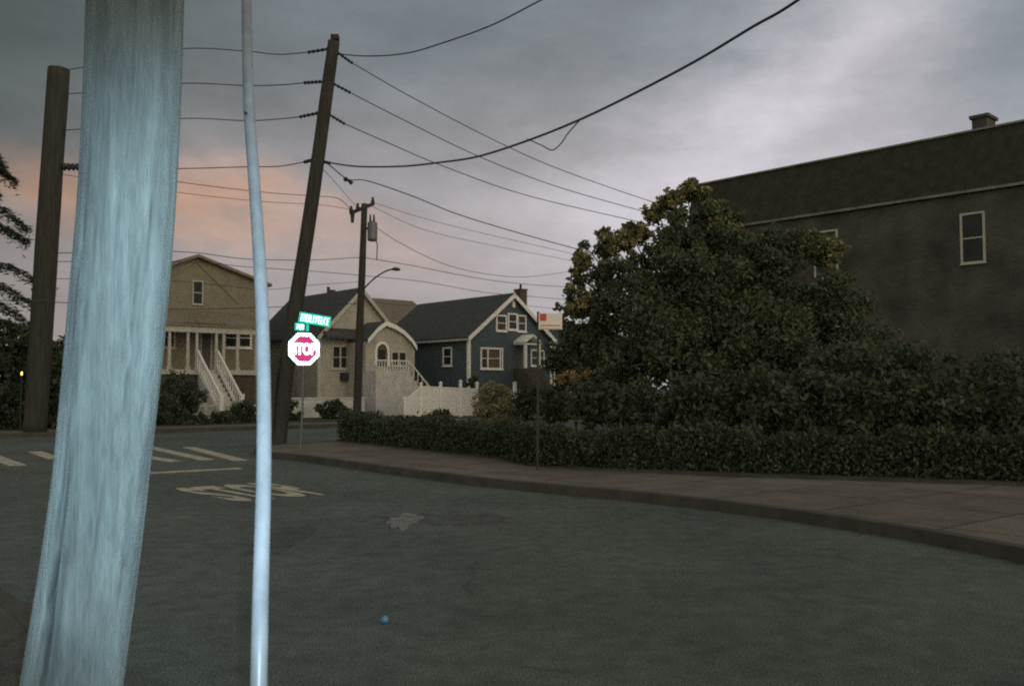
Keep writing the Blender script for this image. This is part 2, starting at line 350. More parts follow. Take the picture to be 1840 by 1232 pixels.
def smoothpts(pts, n=10):
    pts = [Vector(p) for p in pts]; q = [2 * pts[0] - pts[1]] + pts + [2 * pts[-1] - pts[-2]]; out = []
    for i in range(1, len(q) - 2):
        for k in range(n):
            t = k / n; a, b, c, d = q[i - 1], q[i], q[i + 1], q[i + 2]
            out.append(.5 * ((2 * b) + (c - a) * t + (2 * a - 5 * b + 4 * c - d) * t * t + (3 * b - a - 3 * c + d) * t ** 3))
    return out + [pts[-1]]
def text_mesh(s, bold=.0):
    cu = bpy.data.curves.new('lettering', 'FONT'); cu.body = s; cu.size = 1; cu.offset = bold; cu.resolution_u = 4
    o = bpy.data.objects.new('lettering', cu); col.objects.link(o)
    dg = bpy.context.evaluated_depsgraph_get(); me = bpy.data.meshes.new_from_object(o.evaluated_get(dg))
    bpy.data.objects.remove(o); bpy.data.curves.remove(cu)
    co = np.array([w.co[:] for w in me.vertices]); mn = co.min(0); mx = co.max(0)
    vs = [((c[0] - mn[0]) / (mx[0] - mn[0]), (c[1] - mn[1]) / (mx[1] - mn[1])) for c in co]
    fs = [tuple(p.vertices) for p in me.polygons]; bpy.data.meshes.remove(me)
    return vs, fs

A = R(41); EX = Vector((math.cos(A), math.sin(A), 0)); DY = Vector((-math.sin(A), math.cos(A), 0))   # cross street / our street

# ------------------------------------------------------------ ground, roads, pavements
struct('ground', MB().slab([(-900, -300), (900, -300), (900, 1500), (-900, 1500)], -.5, -.02), M['soil'])
def off(p, a, b): return Vector(p) + EX * a + DY * b
K = Vector((-4.3, 18.7, 0))                     # where the near right kerb starts to turn
near = [G(545, 829), G(640, 843), G(739, 857), G(861, 873), G(984, 886), G(1120, 899), G(1320, 922), G(1600, 965), G(1980, 1040)]
near = [Vector((p.x, p.y, 0)) for p in near]
CC = off(near[0], .3, 1.6)
# asphalt: our street, and the cross street, one sheet
rd = [(-60, -40), (60, -40), (60, 100), (-60, 100)]
corner_poly = smoothpts([near[0]] + near[1:], 6)
turn = [off(near[0], .9, 3.6), off(near[0], .15, 2.6), off(near[0], -.15, 1.3)]
right_edge = [off(near[0], 60, 4.2), off(near[0], 3.0, 4.2)] + turn + corner_poly + [off(near[-1], 3, -25)]
# roads as strips laid over the soil
struct('road', MB().slab([off((0, 0, 0), -60, -60), off((0, 0, 0), 70, -60), off((0, 0, 0), 70, 33.2), off((0, 0, 0), -60, 33.2)], -.02, 0.0), M['asphalt'])
def offset_poly(ps, d):
    out = []
    for i, p in enumerate(ps):
        t = (ps[min(i + 1, len(ps) - 1)] - ps[max(i - 1, 0)]).normalized(); out.append(p + Vector((-t.y, t.x, 0)) * d)
    return out
edge = right_edge[::-1]                          # from near right to far
inner = offset_poly(edge, -.15)
def strip(a, b, z0, z1):
    mb = MB()
    for i in range(len(a) - 1): mb.slab([a[i], a[i + 1], b[i + 1], b[i]], z0, z1)
    return mb
if (inner[5] - Vector((30, 30, 0))).length > (edge[5] - Vector((30, 30, 0))).length: inner = offset_poly(edge, .15)
struct('kerb', strip(edge, inner, -.02, .13), M['curb'])
struct('pavement', MB().slab([Vector((p.x, p.y, 0)) for p in inner] + [off(inner[-1], 60, -25)], -.015, .125), M['walk'])
# lot behind the pavement: soil raised a little
h0 = G(603, 801); h1 = G(739, 818); h2 = G(886, 836); h3 = G(975, 853)
lotb = [Vector((p.x, p.y, 0)) for p in (h0, h1, h2, h3)] + [Vector((3.2, 14.3, 0)), Vector((8, 12.6, 0)), Vector((20, 6, 0)), Vector((60, 10, 0)), Vector((45, 60, 0)), off(h0, 26, 1.2)]
struct('yard', MB().slab(lotb, .10, .16), M['soil'])
# left pavement beside the camera
lp = [Vector(q) for q in ((4.2, -4.2, 0), (-.3, 2.05, 0), (-1.6, 3.75, 0), (-3.1, 5.7, 0), (-6.2, 9.0, 0), (-8.5, 10.6, 0), (-14, 10.0, 0))]
struct('near_pavement', MB().slab(lp + [Vector((-30, -6, 0)), Vector((-10, -25, 0))], -.01, .12), M['apron'])
struct('near_kerb', strip(lp, offset_poly(lp, -.14), -.012, .124), M['curb'])
# far side of the cross street
fc = lambda a, b: off((-11.2, 31, 0), a, b)
struct('far_kerb', MB().slab([fc(-40, 0), fc(70, 0), fc(70, .15), fc(-40, .15)], -.01, .14), M['curb'])
struct('far_pavement', MB().slab([fc(-40, .15), fc(70, .15), fc(70, 2.0), fc(-40, 2.0)], -.01, .136), M['walk'])
struct('far_yard', MB().slab([fc(-60, 2.0), fc(90, 2.0), fc(90, 60), fc(-60, 60)], -.01, .15), M['soil'])

# painted markings
def quadmark(name, pts, m, label, cat, group=None, z=.006):
    mb = MB().slab([Vector((p.x, p.y, 0)) for p in pts], .001, z); return tag(mb.build(name, m), kind='structure')
def bar(a, b, w):
    a, b = G(*a), G(*b); d = (b - a).normalized(); n = Vector((-d.y, d.x, 0)) * w / 2; return [a - n, b - n, b + n, a + n]
mb = MB()
for a, b in (((338, 803), (432, 827)), ((262, 802), (372, 826)), ((215, 812), (314, 829)), ((130, 806), (225, 836)), ((62, 811), (100, 824)), ((-25, 815), (32, 836))):
    q = bar(a, b, .30); mb.slab(q, .001, .006)
struct('crosswalk_marking', mb, M['paint'])
q = bar((225, 852), (432, 841), .24)
struct('stop_line_marking', MB().slab(q, .001, .006), M['paint'])
vs, fs = text_mesh('STOP', .035)
o0 = G(432, 902); ux = G(612, 887) - o0; uy = G(303, 878) - o0
mb = MB(); n = len(vs)
pv = [o0 + ux * a + uy * b for a, b in vs]
mb.add([(p.x, p.y, .006) for p in pv], fs)
struct('road_word_marking', mb, M['paint'])
def blobpatch(name, px, py, rx, ry, m, seed, top=.003):
    rng = random.Random(seed); c = G(px, py); ps = []
    for k in range(22):
        t = 2 * math.pi * k / 22; r = 1 + rng.uniform(-.25, .25); ps.append(c + Vector((math.cos(t) * rx * r, math.sin(t) * ry * r, 0)))
    struct(name, MB().slab(ps, -.01, top), m)
blobpatch('road_patch', 728, 935, .18, .55, M['patch'], 1, .008)
blobpatch('road_repair', 812, 932, .75, .45, M['patchd'], 3, .004)
blobpatch('road_repair', 505, 970, .22, .9, M['patchd'], 5)

# small blue ball lying on the road
c = G(691, 1120)
bm = bmesh.new(); bmesh.ops.create_uvsphere(bm, u_segments=24, v_segments=16, radius=.026); me = bpy.data.meshes.new('ball'); bm.to_mesh(me); bm.free(); me.shade_smooth(); me.materials.append(M['cap'])
o = bpy.data.objects.new('ball', me); col.objects.link(o); o.location = (c.x, c.y, .026); tag(o, 'tiny dull blue ball lying on the bare asphalt in the foreground', 'ball')

# ------------------------------------------------------------ windows, doors
def window(root, Mx, w, h, cols=1, rows=2, m='trim', b=.09, pane='glass', lab=None, bars=None):
    """Mx places u right, v up, n outwards; lower-left corner at the origin."""
    fr = MB(); T = Mx @ Matrix(((1, 0, 0, 0), (0, 0, -1, 0), (0, 1, 0, 0), (0, 0, 0, 1)))
    def bx(x0, x1, z0, z1, y0, y1): fr.box(x0, x1, y0, y1, z0, z1, Mx)
    bx(-b, 0, -b, h + b, -.05, .02); bx(w, w + b, -b, h + b, -.05, .02); bx(0, w, h, h + b, -.05, .02); bx(0, w, -b, 0, -.05, .02)
    bx(-b * 1.3, w + b * 1.3, -b * 1.5, -b, -.09, .02)
    xs = bars if bars else [w * i / cols for i in range(1, cols)]
    for x in xs: bx(x - .045, x + .045, 0, h, -.042, .02)
    e = [0] + list(xs) + [w]
    for i in range(len(e) - 1):
        a0 = e[i] + (.045 if i else 0); a1 = e[i + 1] - (.045 if i < len(e) - 2 else 0)
        for r in range(1, rows): bx(a0, a1, h * r / rows - .02, h * r / rows + .02, -.036, .02)
    f = fr.build('window_frame' if False else 'window', M[m], root)
    if lab: f['label'] = lab
    MB().box(.002, w - .002, -.012, .012, .002, h - .002, Mx).build('pane', M[pane], f)
    return f
def curtain(win, root, Mx, x0, x1, z0, z1): o = MB().box(x0, x1, -.018, -.013, z0, z1, Mx).build('curtain', M['curtain'], win); return o
def front_mx(x, z, y=0): return Matrix.Translation((x, y, z))
def side_mx(y, z, x):    # on the left wall (normal -x): u runs towards the viewer (-y)
    return Matrix.Translation((x, y, z)) @ Matrix.Rotation(R(-90), 4, 'Z')

def gable_house(name, label, loc, a, w, depth, eave, ridge, wallm, roofm, trimm='trim', oh=.25, rt=.12):
    root = thing(name, label, 'house', loc, a)
    hw = w / 2
    MB().prism([(-hw, 0), (hw, 0), (hw, eave), (0, ridge), (-hw, eave)], 0, depth).build('wall', M[wallm], root)
    sl = (ridge - eave) / hw; L = math.hypot(1, sl)
    rf = MB()
    for s in (-1, 1):
        p = [(0, ridge + .02), (s * (hw + oh), eave - oh * sl + .02), (s * (hw + oh), eave - oh * sl + .02 + rt), (0, ridge + .02 + rt)]
        rf.prism(p if s < 0 else p[::-1], -oh, depth + oh)
    roof = rf.build('roof', M[roofm], root)
    bb = MB()
    for s in (-1, 1):
        p = [(0, ridge - .14), (s * (hw + oh), eave - oh * sl - .14), (s * (hw + oh), eave - oh * sl + rt), (0, ridge + rt)]
        bb.prism(p if s < 0 else p[::-1], -oh - .04, -oh - .003)
    bb.build('bargeboard', M[trimm], root)
    for s in (-1, 1):
        MB().box(s * hw - .09, s * hw + .09, -.03, .10, 0, eave - .1).build('corner_board', M[trimm], root)
    return root, roof
def on_front(root, px, py, yoff=0.0):
    a = root.rotation_euler.z; ex = Vector((math.cos(a), math.sin(a), 0)); dy = Vector((-math.sin(a), math.cos(a), 0))
    p0 = Vector(root.location) + dy * yoff; q = PL(px, py, p0, dy) - Vector(root.location); return q.dot(ex), q.z
def on_side(root, px, py, xoff):
    a = root.rotation_euler.z; ex = Vector((math.cos(a), math.sin(a), 0)); dy = Vector((-math.sin(a), math.cos(a), 0))
    q = PL(px, py, Vector(root.location) + ex * xoff, ex) - Vector(root.location); return q.dot(dy), q.z

# ------------------------------------------------------------ blue house
bh_loc = P(919, 745, 50); bh_loc.z = 0
t_ = thing('tmp', None, None, bh_loc, A)
xl, ze = on_front(t_, 843, 603); xr, _ = on_front(t_, 990, 610); _, zr = on_front(t_, 921, 531)
bpy.data.objects.remove(t_)
bw = (xr - xl)
bh_loc = bh_loc + EX * ((xl + xr) / 2)
bh, bh_roof = gable_house('blue_house', 'dark blue gabled house with white window trim behind the white fence', bh_loc, A, bw, 8.6, ze, zr, 'blue', 'dshing')
def fwin(root, x0, y0, x1, y1, yoff=0, **k):
    a, zb = on_front(root, x0, (y0 + y1) / 2 + (y1 - y0) / 2, yoff); b, zt = on_front(root, x1, y0, yoff)
    return window(root, front_mx(a, zb, yoff), b - a, zt - zb, **k)
w1 = fwin(bh, 865, 628, 901, 660, bars=[.42, 1.3])
a_, z_ = on_front(bh, 865, 660); curtain(w1, bh, front_mx(a_, z_), .47, 1.25, .01, .9)

fwin(bh, 893, 569, 908, 592, cols=1); fwin(bh, 914, 566, 927, 590); fwin(bh, 931, 569, 943, 593)
fwin(bh, 955, 631, 976, 655)
# attic vent
a, z = on_front(bh, 920, 552); b_, z1 = on_front(bh, 925, 540)
MB().box(a, b_, -.06, .0, z, z1).build('vent', M['trim'], bh)
# side window on the left wall
sy, sz = on_side(bh, 798, 655, -bw / 2); sy2, sz2 = on_side(bh, 811, 626, -bw / 2)
window(bh, side_mx(sy, sz, -bw / 2), abs(sy - sy2), sz2 - sz)
# entry: door, hood on posts
da, dz = on_front(bh, 930, 662); db, dz1 = on_front(bh, 944, 622)
dr = MB().box(da, db, -.03, .0, dz, dz1).build('door', M['door'], bh)
MB().tube([(da + .1, -.05, (dz + dz1) / 2 - .1), (da + .1, -.08, (dz + dz1) / 2 - .1)], .03, 8).build('handle', M['metal'], dr)
hm = (da + db) / 2
ph = MB()
for s in (-1, 1):
    p = [(hm, dz1 + .50), (hm + s * .62, dz1 + .12), (hm + s * .62, dz1 + .22), (hm, dz1 + .62)]
    ph.prism(p if s < 0 else p[::-1], -1.0, -.01)
ph.box(hm - .58, hm + .58, -.98, -.02, dz1 + .04, dz1 + .12)
ph.build('porch_hood', M['trim'], bh)
for s in (-1, 1): MB().box(hm + s * .5 - .07, hm + s * .5 + .07, -.95, -.81, dz, dz1 + .04).build('porch_post', M['trim'], bh)
st = MB()
for k in range(8): st.box(hm - .6, hm + .6, -1.0 - .26 * (k + 1), -1.0 - .26 * k, 0, dz - (k + 1) * dz / 9)
st.box(hm - .6, hm + .6, -1.0, -.01, 0, dz); st.build('steps', M['brownwall'], bh)
ca, cz = on_front(bh, 934, 560, 2.5); cb, cz1 = on_front(bh, 945, 522, 2.5)
MB().box(ca, cb, 2.4, 3.0, cz - .8, cz1).box(ca - .04, cb + .04, 2.36, 3.04, cz1, cz1 + .08).build('chimney', M['brownwall'], bh_roof)
MB().tube([((ca + cb) / 2, 2.7, cz1 + .08), ((ca + cb) / 2, 2.7, cz1 + .38)], .07, 8).build('flue', M['dark'], bh_roof)
ev = MB(); 
for s in (-1, 1): 
    ev.tube([(s * (bw / 2 + .3), -.2, ze - .22), (s * (bw / 2 + .3), 8.7, ze - .22)], .06, 6)
ev.build('gutter', M['dimtrim'], bh)
MB().tube([(bw / 2 + .16, -.1, ze - .25), (bw / 2 + .16, -.1, .3)], .05, 8).build('downpipe', M['trim'], bh)

# ------------------------------------------------------------ beige house
b2_loc = P(645, 745, 47.5); b2_loc.z = 0
t_ = thing('tmp', None, None, b2_loc, A)
_, zr2 = on_front(t_, 645, 521); xl2, ze2 = on_front(t_, 574, 600)
bpy.data.objects.remove(t_)
w2 = -2 * xl2
b2, b2_roof = gable_house('beige_house', 'beige gabled house with arched entry behind the small street pole', b2_loc, A, w2, 7.4, ze2, zr2, 'beige', 'dshing', 'dimtrim')
tw = fwin(b2, 598, 624, 634, 660, bars=[.42, 1.55], m='dimtrim')
a, z = on_front(b2, 575, 603); b_, z1 = on_front(b2, 650, 590)
aw = MB().prism([(-2, 0)], 0, 1) if False else MB()
aw.add([(a, -.75, z - .05), (b_, -.75, z - .05), (b_, -.01, z + .42), (a, -.01, z + .42), (a, -.75, z - .16), (b_, -.75, z - .16), (b_, -.01, z + .30), (a, -.01, z + .30)],
       [(0, 1, 2, 3), (7, 6, 5, 4), (0, 4, 5, 1), (1, 5, 6, 2), (2, 6, 7, 3), (3, 7, 4, 0)])
aw.build('awning_roof', M['dshing'], b2)
a, z = on_front(b2, 612, 684); MB().box(a - .05, a + .5, -.3, 0, z, z + .42).build('air_conditioner', M['dark'], b2)
a, z = on_front(b2, 590, 525, 3.5); MB().tube([(a, 3.5, z - 1.2), (a, 3.5, z + .3)], .09, 8).box(a + .14, a + .4, 3.4, 3.66, z - 1.2, z + .15).build('chimney', M['brownwall'], b2_roof)
# entry bay with swooping gable
YO = -1.9
def fo(px, py): return on_front(b2, px, py, YO)
bayp = [fo(657, 740), fo(745, 740), fo(745, 626), fo(736, 612), fo(722, 598), fo(706, 588), fo(690, 582), fo(676, 592), fo(657, 614)]
bayp[0] = (bayp[0][0], 0); bayp[1] = (bayp[1][0], 0)
MB().prism(bayp, YO, -.005).build('entry_bay', M['beige'], b2)
rl = bayp[2:]; rf = MB()
for i in range(len(rl) - 1):
    (ax, az), (bx_, bz) = rl[i], rl[i + 1]; rf.prism([(ax, az + .02), (bx_, bz + .02), (bx_, bz + .15), (ax, az + .15)], YO - .2, -.25)
rf.build('bay_roof', M['dshing'], b2)
rf = MB()
for i in range(len(rl) - 1):
    (ax, az), (bx_, bz) = rl[i], rl[i + 1]; rf.prism([(ax, az - .10), (bx_, bz - .10), (bx_, bz + .13), (ax, az + .13)], YO - .24, YO - .203)
rf.build('bargeboard', M['trim'], b2)
# arched door
x0, z0 = fo(676, 657); x1, z1 = fo(695, 632); zt = fo(685, 618)[1]
def arch(x0, x1, z0, z1, zt, n=10):
    c = (x0 + x1) / 2; r = (x1 - x0) / 2; return [(x0, z0), (x1, z0), (x1, z1)] + [(c + r * math.cos(t), z1 + (zt - z1) * math.sin(t)) for t in [math.pi * k / n for k in range(1, n)]] + [(x0, z1)]
o_ = arch(x0 - .12, x1 + .12, z0, z1, zt + .14); i_ = arch(x0, x1, z0, z1, zt)
sur = MB(); n = len(o_)
for i in range(1, n): # skip the threshold edge
    j = (i + 1) % n; sur.prism([o_[i], o_[j], i_[j], i_[i]], YO - .09, YO - .002)
sur.build('door_surround', M['trim'], b2)
dd = MB().prism(i_, YO - .035, YO - .002).build('door', M['door'], b2)
MB().box((x0 + x1) / 2 - .2, (x0 + x1) / 2 + .2, YO - .045, YO - .036, z1 - .5, z1 + .1).build('door_pane', M['glass'], dd)
fwin(b2, 704, 634, 728, 655, yoff=YO, m='dimtrim', cols=2, rows=1)
# stoop
sx0, sz = fo(652, 664); sx1, _ = fo(712, 664)
st = MB().box(sx0, sx1, YO - 1.2, YO - .003, 0, sz - .08)
for k in range(9): st.box(sx1 + .24 * k, sx1 + .24 * (k + 1), YO - 1.2, YO - .1, 0, (sz - .08) * (1 - (k + 1) / 10))
st.build('stoop', M['stone'], b2)
rl_ = MB()
for k in range(13): rl_.box(sx0 + .04 + k * (sx1 - sx0 - .1) / 12, sx0 + .07 + k * (sx1 - sx0 - .1) / 12, YO - 1.17, YO - 1.14, sz - .08, sz + .42)
rl_.box(sx0, sx1, YO - 1.18, YO - 1.13, sz + .42, sz + .48)
rl_.beam((sx1, YO - 1.155, sz + .42), (sx1 + 2.1, YO - 1.155, .75), .05, .06)
for k in range(1, 8): rl_.beam((sx1 + .27 * k, YO - 1.155, max(.05, sz - .2 - .27 * k * .9)), (sx1 + .27 * k, YO - 1.155, sz + .40 - .27 * k * (sz - .33) / 2.1), .03, .03)
rl_.build('railing', M['trim'], b2)
# low retaining wall and garden strip before the beige house
fa, fb = G(560, 757), G(640, 757)
w_ = thing('garden_wall', 'low pale masonry wall below the beige house windows', 'wall', P(600, 740, 43), A)
w_.location.z = 0
MB().box(-2.2, 1.6, -.1, .1, .1, 1.0).box(-2.25, 1.65, -.14, .14, 1.0, 1.07).build('wall_body', M['stone'], w_)

# ------------------------------------------------------------ tan house, left
b1_loc = P(392, 745, 44.5); b1_loc.z = 0
b1 = thing('tan_house', 'tall tan house with shallow roof, columned porch and white stairs, between the near poles', 'house', b1_loc, A)
def f1(px, py, y=0.0): return on_front(b1, px, py, y)
xL, _ = f1(262, 600); xR, zE = f1(474, 512); xP, zP = f1(352, 460); 
_, zE0 = f1(262, 478)
# the front gable wall (shallow), body behind it
gl = [(xL, 0), (xR, 0), (xR, zE), (xP, zP - .1), (xL, zE + .1)]
MB().prism(gl, 0, 8.5).build('wall', M['tan'], b1)
rf = MB()
def slope(a, b, y0, y1, t=.14, over=.3):
    d = Vector((b[0] - a[0], b[1] - a[1])); d = d.normalized() * over
    b = (b[0] + d.x, b[1] + d.y); return [(a[0], a[1]), (b[0], b[1]), (b[0], b[1] + t), (a[0], a[1] + t)]
for q in ((xR, zE), (xL, zE + .1)):
    p = slope((xP, zP - .08), q, 0, 0); rf.prism(p if q[0] < xP else p[::-1], -.35, 8.8)
rf.build('roof', M['tshing'], b1)
bg_ = MB()
for e in ((302, 497), (430, 545)):
    q = f1(*e, -.02); a_ = (xP, zP - .22); d = Vector((q[0] - a_[0], q[1] - a_[1])).normalized(); nrm = Vector((-d.y, d.x)) * .06
    bg_.prism([(a_[0] - nrm.x, a_[1] - nrm.y), (q[0] - nrm.x, q[1] - nrm.y), (q[0] + nrm.x, q[1] + nrm.y), (a_[0] + nrm.x, a_[1] + nrm.y)], -.06, -.003)
bg_.build('gable_moulding', M['tan'], b1)
fwin(b1, 347, 507, 363, 545, m='dimtrim', b=.05)
# porch
YP = -1.9
def f1p(px, py): return on_front(b1, px, py, YP)
pl, zt = f1p(285, 578); pr, _ = f1p(462, 584)
_, zf = f1p(345, 664)
pr_ = MB(); _, zu = f1(345, 558)
pr_.add([(pl, YP - .3, zt), (pr, YP - .3, zt), (pr, -.004, zu), (pl, -.004, zu), (pl, YP - .3, zt - .16), (pr, YP - .3, zt - .16), (pr, -.004, zu - .16), (pl, -.004, zu - .16)],
        [(0, 1, 2, 3), (7, 6, 5, 4), (0, 4, 5, 1), (1, 5, 6, 2), (2, 6, 7, 3), (3, 7, 4, 0)])
c0, _ = f1p(336, 578)
c1, _ = f1p(392, 578)
pr_.prism([(c0 - .3, zt + .01), (c1 + .3, zt + .01), ((c0 + c1) / 2, zt + .55)], YP - .36, -.9)
pr_.build('porch_roof', M['tshing'], b1)
MB().box(pl, pr, YP - .22, YP - .04, zt - .42, zt - .165).build('porch_beam', M['dimtrim'], b1)
MB().box(pl, pr, YP - .25, -.004, zf - .22, zf).build('porch_floor', M['dimtrim'], b1)
MB().box(pl + .1, pr - .1, YP - .1, YP, .1, zf - .23).build('porch_skirt', M['brownwall'], b1)
for px in (303, 336, 352, 387, 400, 425, 458):
    x, _ = f1p(px, 600); MB().tube([(x, YP - .13, zf + .004), (x, YP - .13, zt - .424)], [.085, .065], 10).box(x - .1, x + .1, YP - .23, YP - .03, zf, zf + .12).build('column', M['dimtrim'], b1)
fwin(b1, 405, 592, 424, 622, m='trim'); fwin(b1, 430, 592, 449, 622, m='trim'); fwin(b1, 296, 590, 312, 622, m='dimtrim')
x0, z0 = f1(362, 662); x1, z1 = f1(378, 598)
d_ = MB().box(x0, x1, -.05, -.003, z0, z1).build('door', M['door'], b1)
MB().box(x0 - .1, x1 + .1, -.035, -.004, z0, z1 + .1).build('door_frame', M['dimtrim'], b1)
# stairs running down towards the street on the right
sa, _ = f1p(352, 664); sb, _ = f1p(384, 664)
st = MB(); ns = 10
for k in range(ns): st.box(sa, sb, YP - .25 - .27 * (k + 1), YP - .25 - .27 * k, .1, zf - (k + 1) * (zf - .1) / (ns + 1))
st.build('stairs', M['stone'], b1)
for x in (sa - .05, sb + .05):
    r_ = MB(); ya, yb = YP - .3, YP - .25 - .27 * ns
    za, zb = zf, .15
    r_.beam((x, ya, za + .85), (x, yb, zb + .95), .07, .12); r_.beam((x, ya, za + .12), (x, yb, zb + .2), .06, .16)
    for k in range(12): t = k / 11; r_.beam((x, ya + (yb - ya) * t, za + .1 + (zb - za) * t), (x, ya + (yb - ya) * t, za + .85 + (zb + .1 - za) * t), .05, .05)
    r_.box(x - .09, x + .09, yb - .09, yb + .09, .1, 1.25)
    r_.build('stair_railing', M['trim'], b1)
w_ = thing('yard_fence', 'low weathered post and rail fence before the tan house porch', 'fence', P(400, 745, 40), A); w_.location.z = .15
mb = MB(); mb.box(-3.6, 3.4, -.02, .02, .55, .62).box(-3.6, 3.4, -.02, .02, .2, .27); mb.build('rail', M['dimtrim'], w_)
for k in range(6): MB().box(-3.6 + k * 1.4 - .05, -3.6 + k * 1.4 + .05, -.06, .05, 0, .82).build('post', M['dimtrim'], w_)

# ------------------------------------------------------------ house beyond, between beige and blue
bo = P(735, 745, 68); bo.z = 0
b4, r4 = gable_house('brown_house', 'brown roofed house showing only between the beige and blue roofs', bo, A + R(90), 9, 7, 5.6, 7.9, 'brownwall', 'bshing', 'brownwall')
b5, r5 = gable_house('dark_garage', 'dark low gabled building between the blue house and the big bushes', P(1085, 745, 56) * Vector((1, 1, 0)) if False else Vector((P(1075, 745, 56).x, 56, 0)), A, 7, 8, 3.6, 5.4, 'brownwall', 'dshing', 'brownwall')

# ------------------------------------------------------------ white fence before the blue house
fn = thing('white_fence', 'solid white vinyl fence with capped posts before the blue house', 'fence', P(727, 745, 42.0), R(8)); fn.location.z = .14
Lf = (P(857, 745, 43.5) - P(727, 745, 42.0)); fn.rotation_euler.z = math.atan2(Lf.y, Lf.x); Lf = Vector((Lf.x, Lf.y)).length
mb = MB().prism([(.06, .06), (Lf, .06), (Lf, 1.28), (.75, 1.40), (.06, .78)], -.02, .02); mb.build('panel', M['vinyl'], fn)
mb = MB().beam((.06, 0, .80), (.78, 0, 1.43), .07, .07).beam((.78, 0, 1.43), (Lf, 0, 1.31), .07, .07); mb.build('top_rail', M['trim'], fn)
for k, x in enumerate((.0, .78, 1.75, 2.75, Lf)):
    hh = (.9, 1.55, 1.6, 1.68, 1.6)[k]
    MB().box(x - .06, x + .06, -.065, .065, 0, hh).add([(x - .08, -.08, hh), (x + .08, -.08, hh), (x + .08, .08, hh), (x - .08, .08, hh), (x, 0, hh + .09)], [(0, 1, 4), (1, 2, 4), (2, 3, 4), (3, 0, 4), (3, 2, 1, 0)]).build('post', M['trim'], fn)
gt = thing('gate_post', 'white gate post with a slanted brace right of the yellow bush', 'gate post', P(925, 750, 41), A); gt.location.z = .14
MB().box(-.06, .06, -.06, .06, 0, 1.65).build('post', M['trim'], gt)
MB().beam((-.5, 0, .15), (0, -.0, 1.0), .06, .14).beam((-.55, 0, .85), (0, 0, 1.25), .06, .1).build('brace', M['trim'], gt)

# ------------------------------------------------------------ brick building on the right
n0 = Vector((13.7, 27, 0)); bdir = Vector((-math.sin(R(43)), math.cos(R(43)), 0)); bnorm = Vector((math.cos(R(43)), math.sin(R(43)), 0))  # into the building
br = thing('brick_building', 'long dark brick building with a shingled parapet, behind the big bushes at right', 'building', n0, math.atan2(bdir.y, bdir.x))
def fb_(px, py): q = PL(px, py, n0, bnorm) - n0; return q.dot(bdir), q.z   # local x runs away from us, building is at -y
_, zr_ = fb_(1550, 272); _, zt_ = fb_(1550, 377); xe, _ = fb_(1238, 400)
xw = -26
MB().box(xw, xe, -14, 0, 0, zt_).build('wall', M['brick'], br)
mb = MB(); mb.prism([(0, 0)], 0, 0) if False else None
mb.add([(xw, .12, zt_ + .1), (xe, .12, zt_ + .1), (xe, -.25, zr_), (xw, -.25, zr_), (xw, -13.9, zt_ + .1), (xe, -13.9, zt_ + .1), (xe, -13.6, zr_), (xw, -13.6, zr_)],
       [(0, 1, 2, 3), (3, 2, 6, 7), (4, 5, 6, 7)[::-1], (1, 5, 6, 2), (0, 3, 7, 4), (0, 4, 5, 1)])
mb.build('parapet', M['pshing'], br)
MB().box(xw, xe, -.32, -.18, zr_ + .002, zr_ + .06).build('coping', M['darkstone'], br)
MB().box(xw, xe + .1, .004, .17, zt_ + .02, zt_ + .096).build('gutter', M['darkstone'], br)
def bwin(x0, y0, x1, y1, lab=None):
    a, zb = fb_(x1, y1); b, zt = fb_(x0, y0); w = b - a
    Mx = Matrix.Translation((b, 0, zb)) @ Matrix.Rotation(R(180), 4, 'Z')
    return window(br, Mx, w, zt - zb, b=.06, m='dimtrim', rows=2)
bwin(1466, 420, 1504, 496); bwin(1729, 388, 1768, 468); bwin(1990, 350, 2040, 440)
a, z = fb_(1765, 232); b_, z1 = fb_(1737, 216)
MB().box(a, b_, -1.1, -.4, zr_, z1 + .1).box(a - .06, b_ + .06, -1.16, -.34, z1 + .1, z1 + .2).build('chimney', M['brick'], br)

# ------------------------------------------------------------ utility poles
def noisy_pole(path, radii, seg, seed, amp=.006):
    pts = smoothpts(path, 24 if seg > 90 else 14); n = len(pts); mb = MB()
    rr = np.interp(np.linspace(0, 1, n), np.linspace(0, 1, len(radii)), radii); mb.tube(pts, list(rr), seg)
    out = []
    for i in range(n):
        c = pts[i]
        for k in range(seg):
            p = Vector(mb.v[i * seg + k]); d = (p - c); q = Vector((d.x * 9, d.y * 9, c.z * .6 + seed)); q2 = Vector((d.x * 45, d.y * 45, c.z * .8 + seed))
            out.append(tuple(p + d.normalized() * amp * (mnoise.noise(q) + .5 * mnoise.noise(q2))))
    mb.v[:len(out)] = out
    return mb, pts
# near pole, lit by the flash
YN = 2.8
pth = [P(78, 1573, YN), P(130, 1232, YN), P(160, 1030, YN), P(183, 850, YN), P(212, 560, YN), P(232, 300, YN), P(244, 0, YN), P(250, -350, YN), P(262, -1500, YN), P(280, -3400, YN)]
pth[0].z = 0.0
mb, pts = noisy_pole(pth[:8], [.150, .143, .138, .136, .142, .1425, .1435, .142], 96, 3.3, .004)
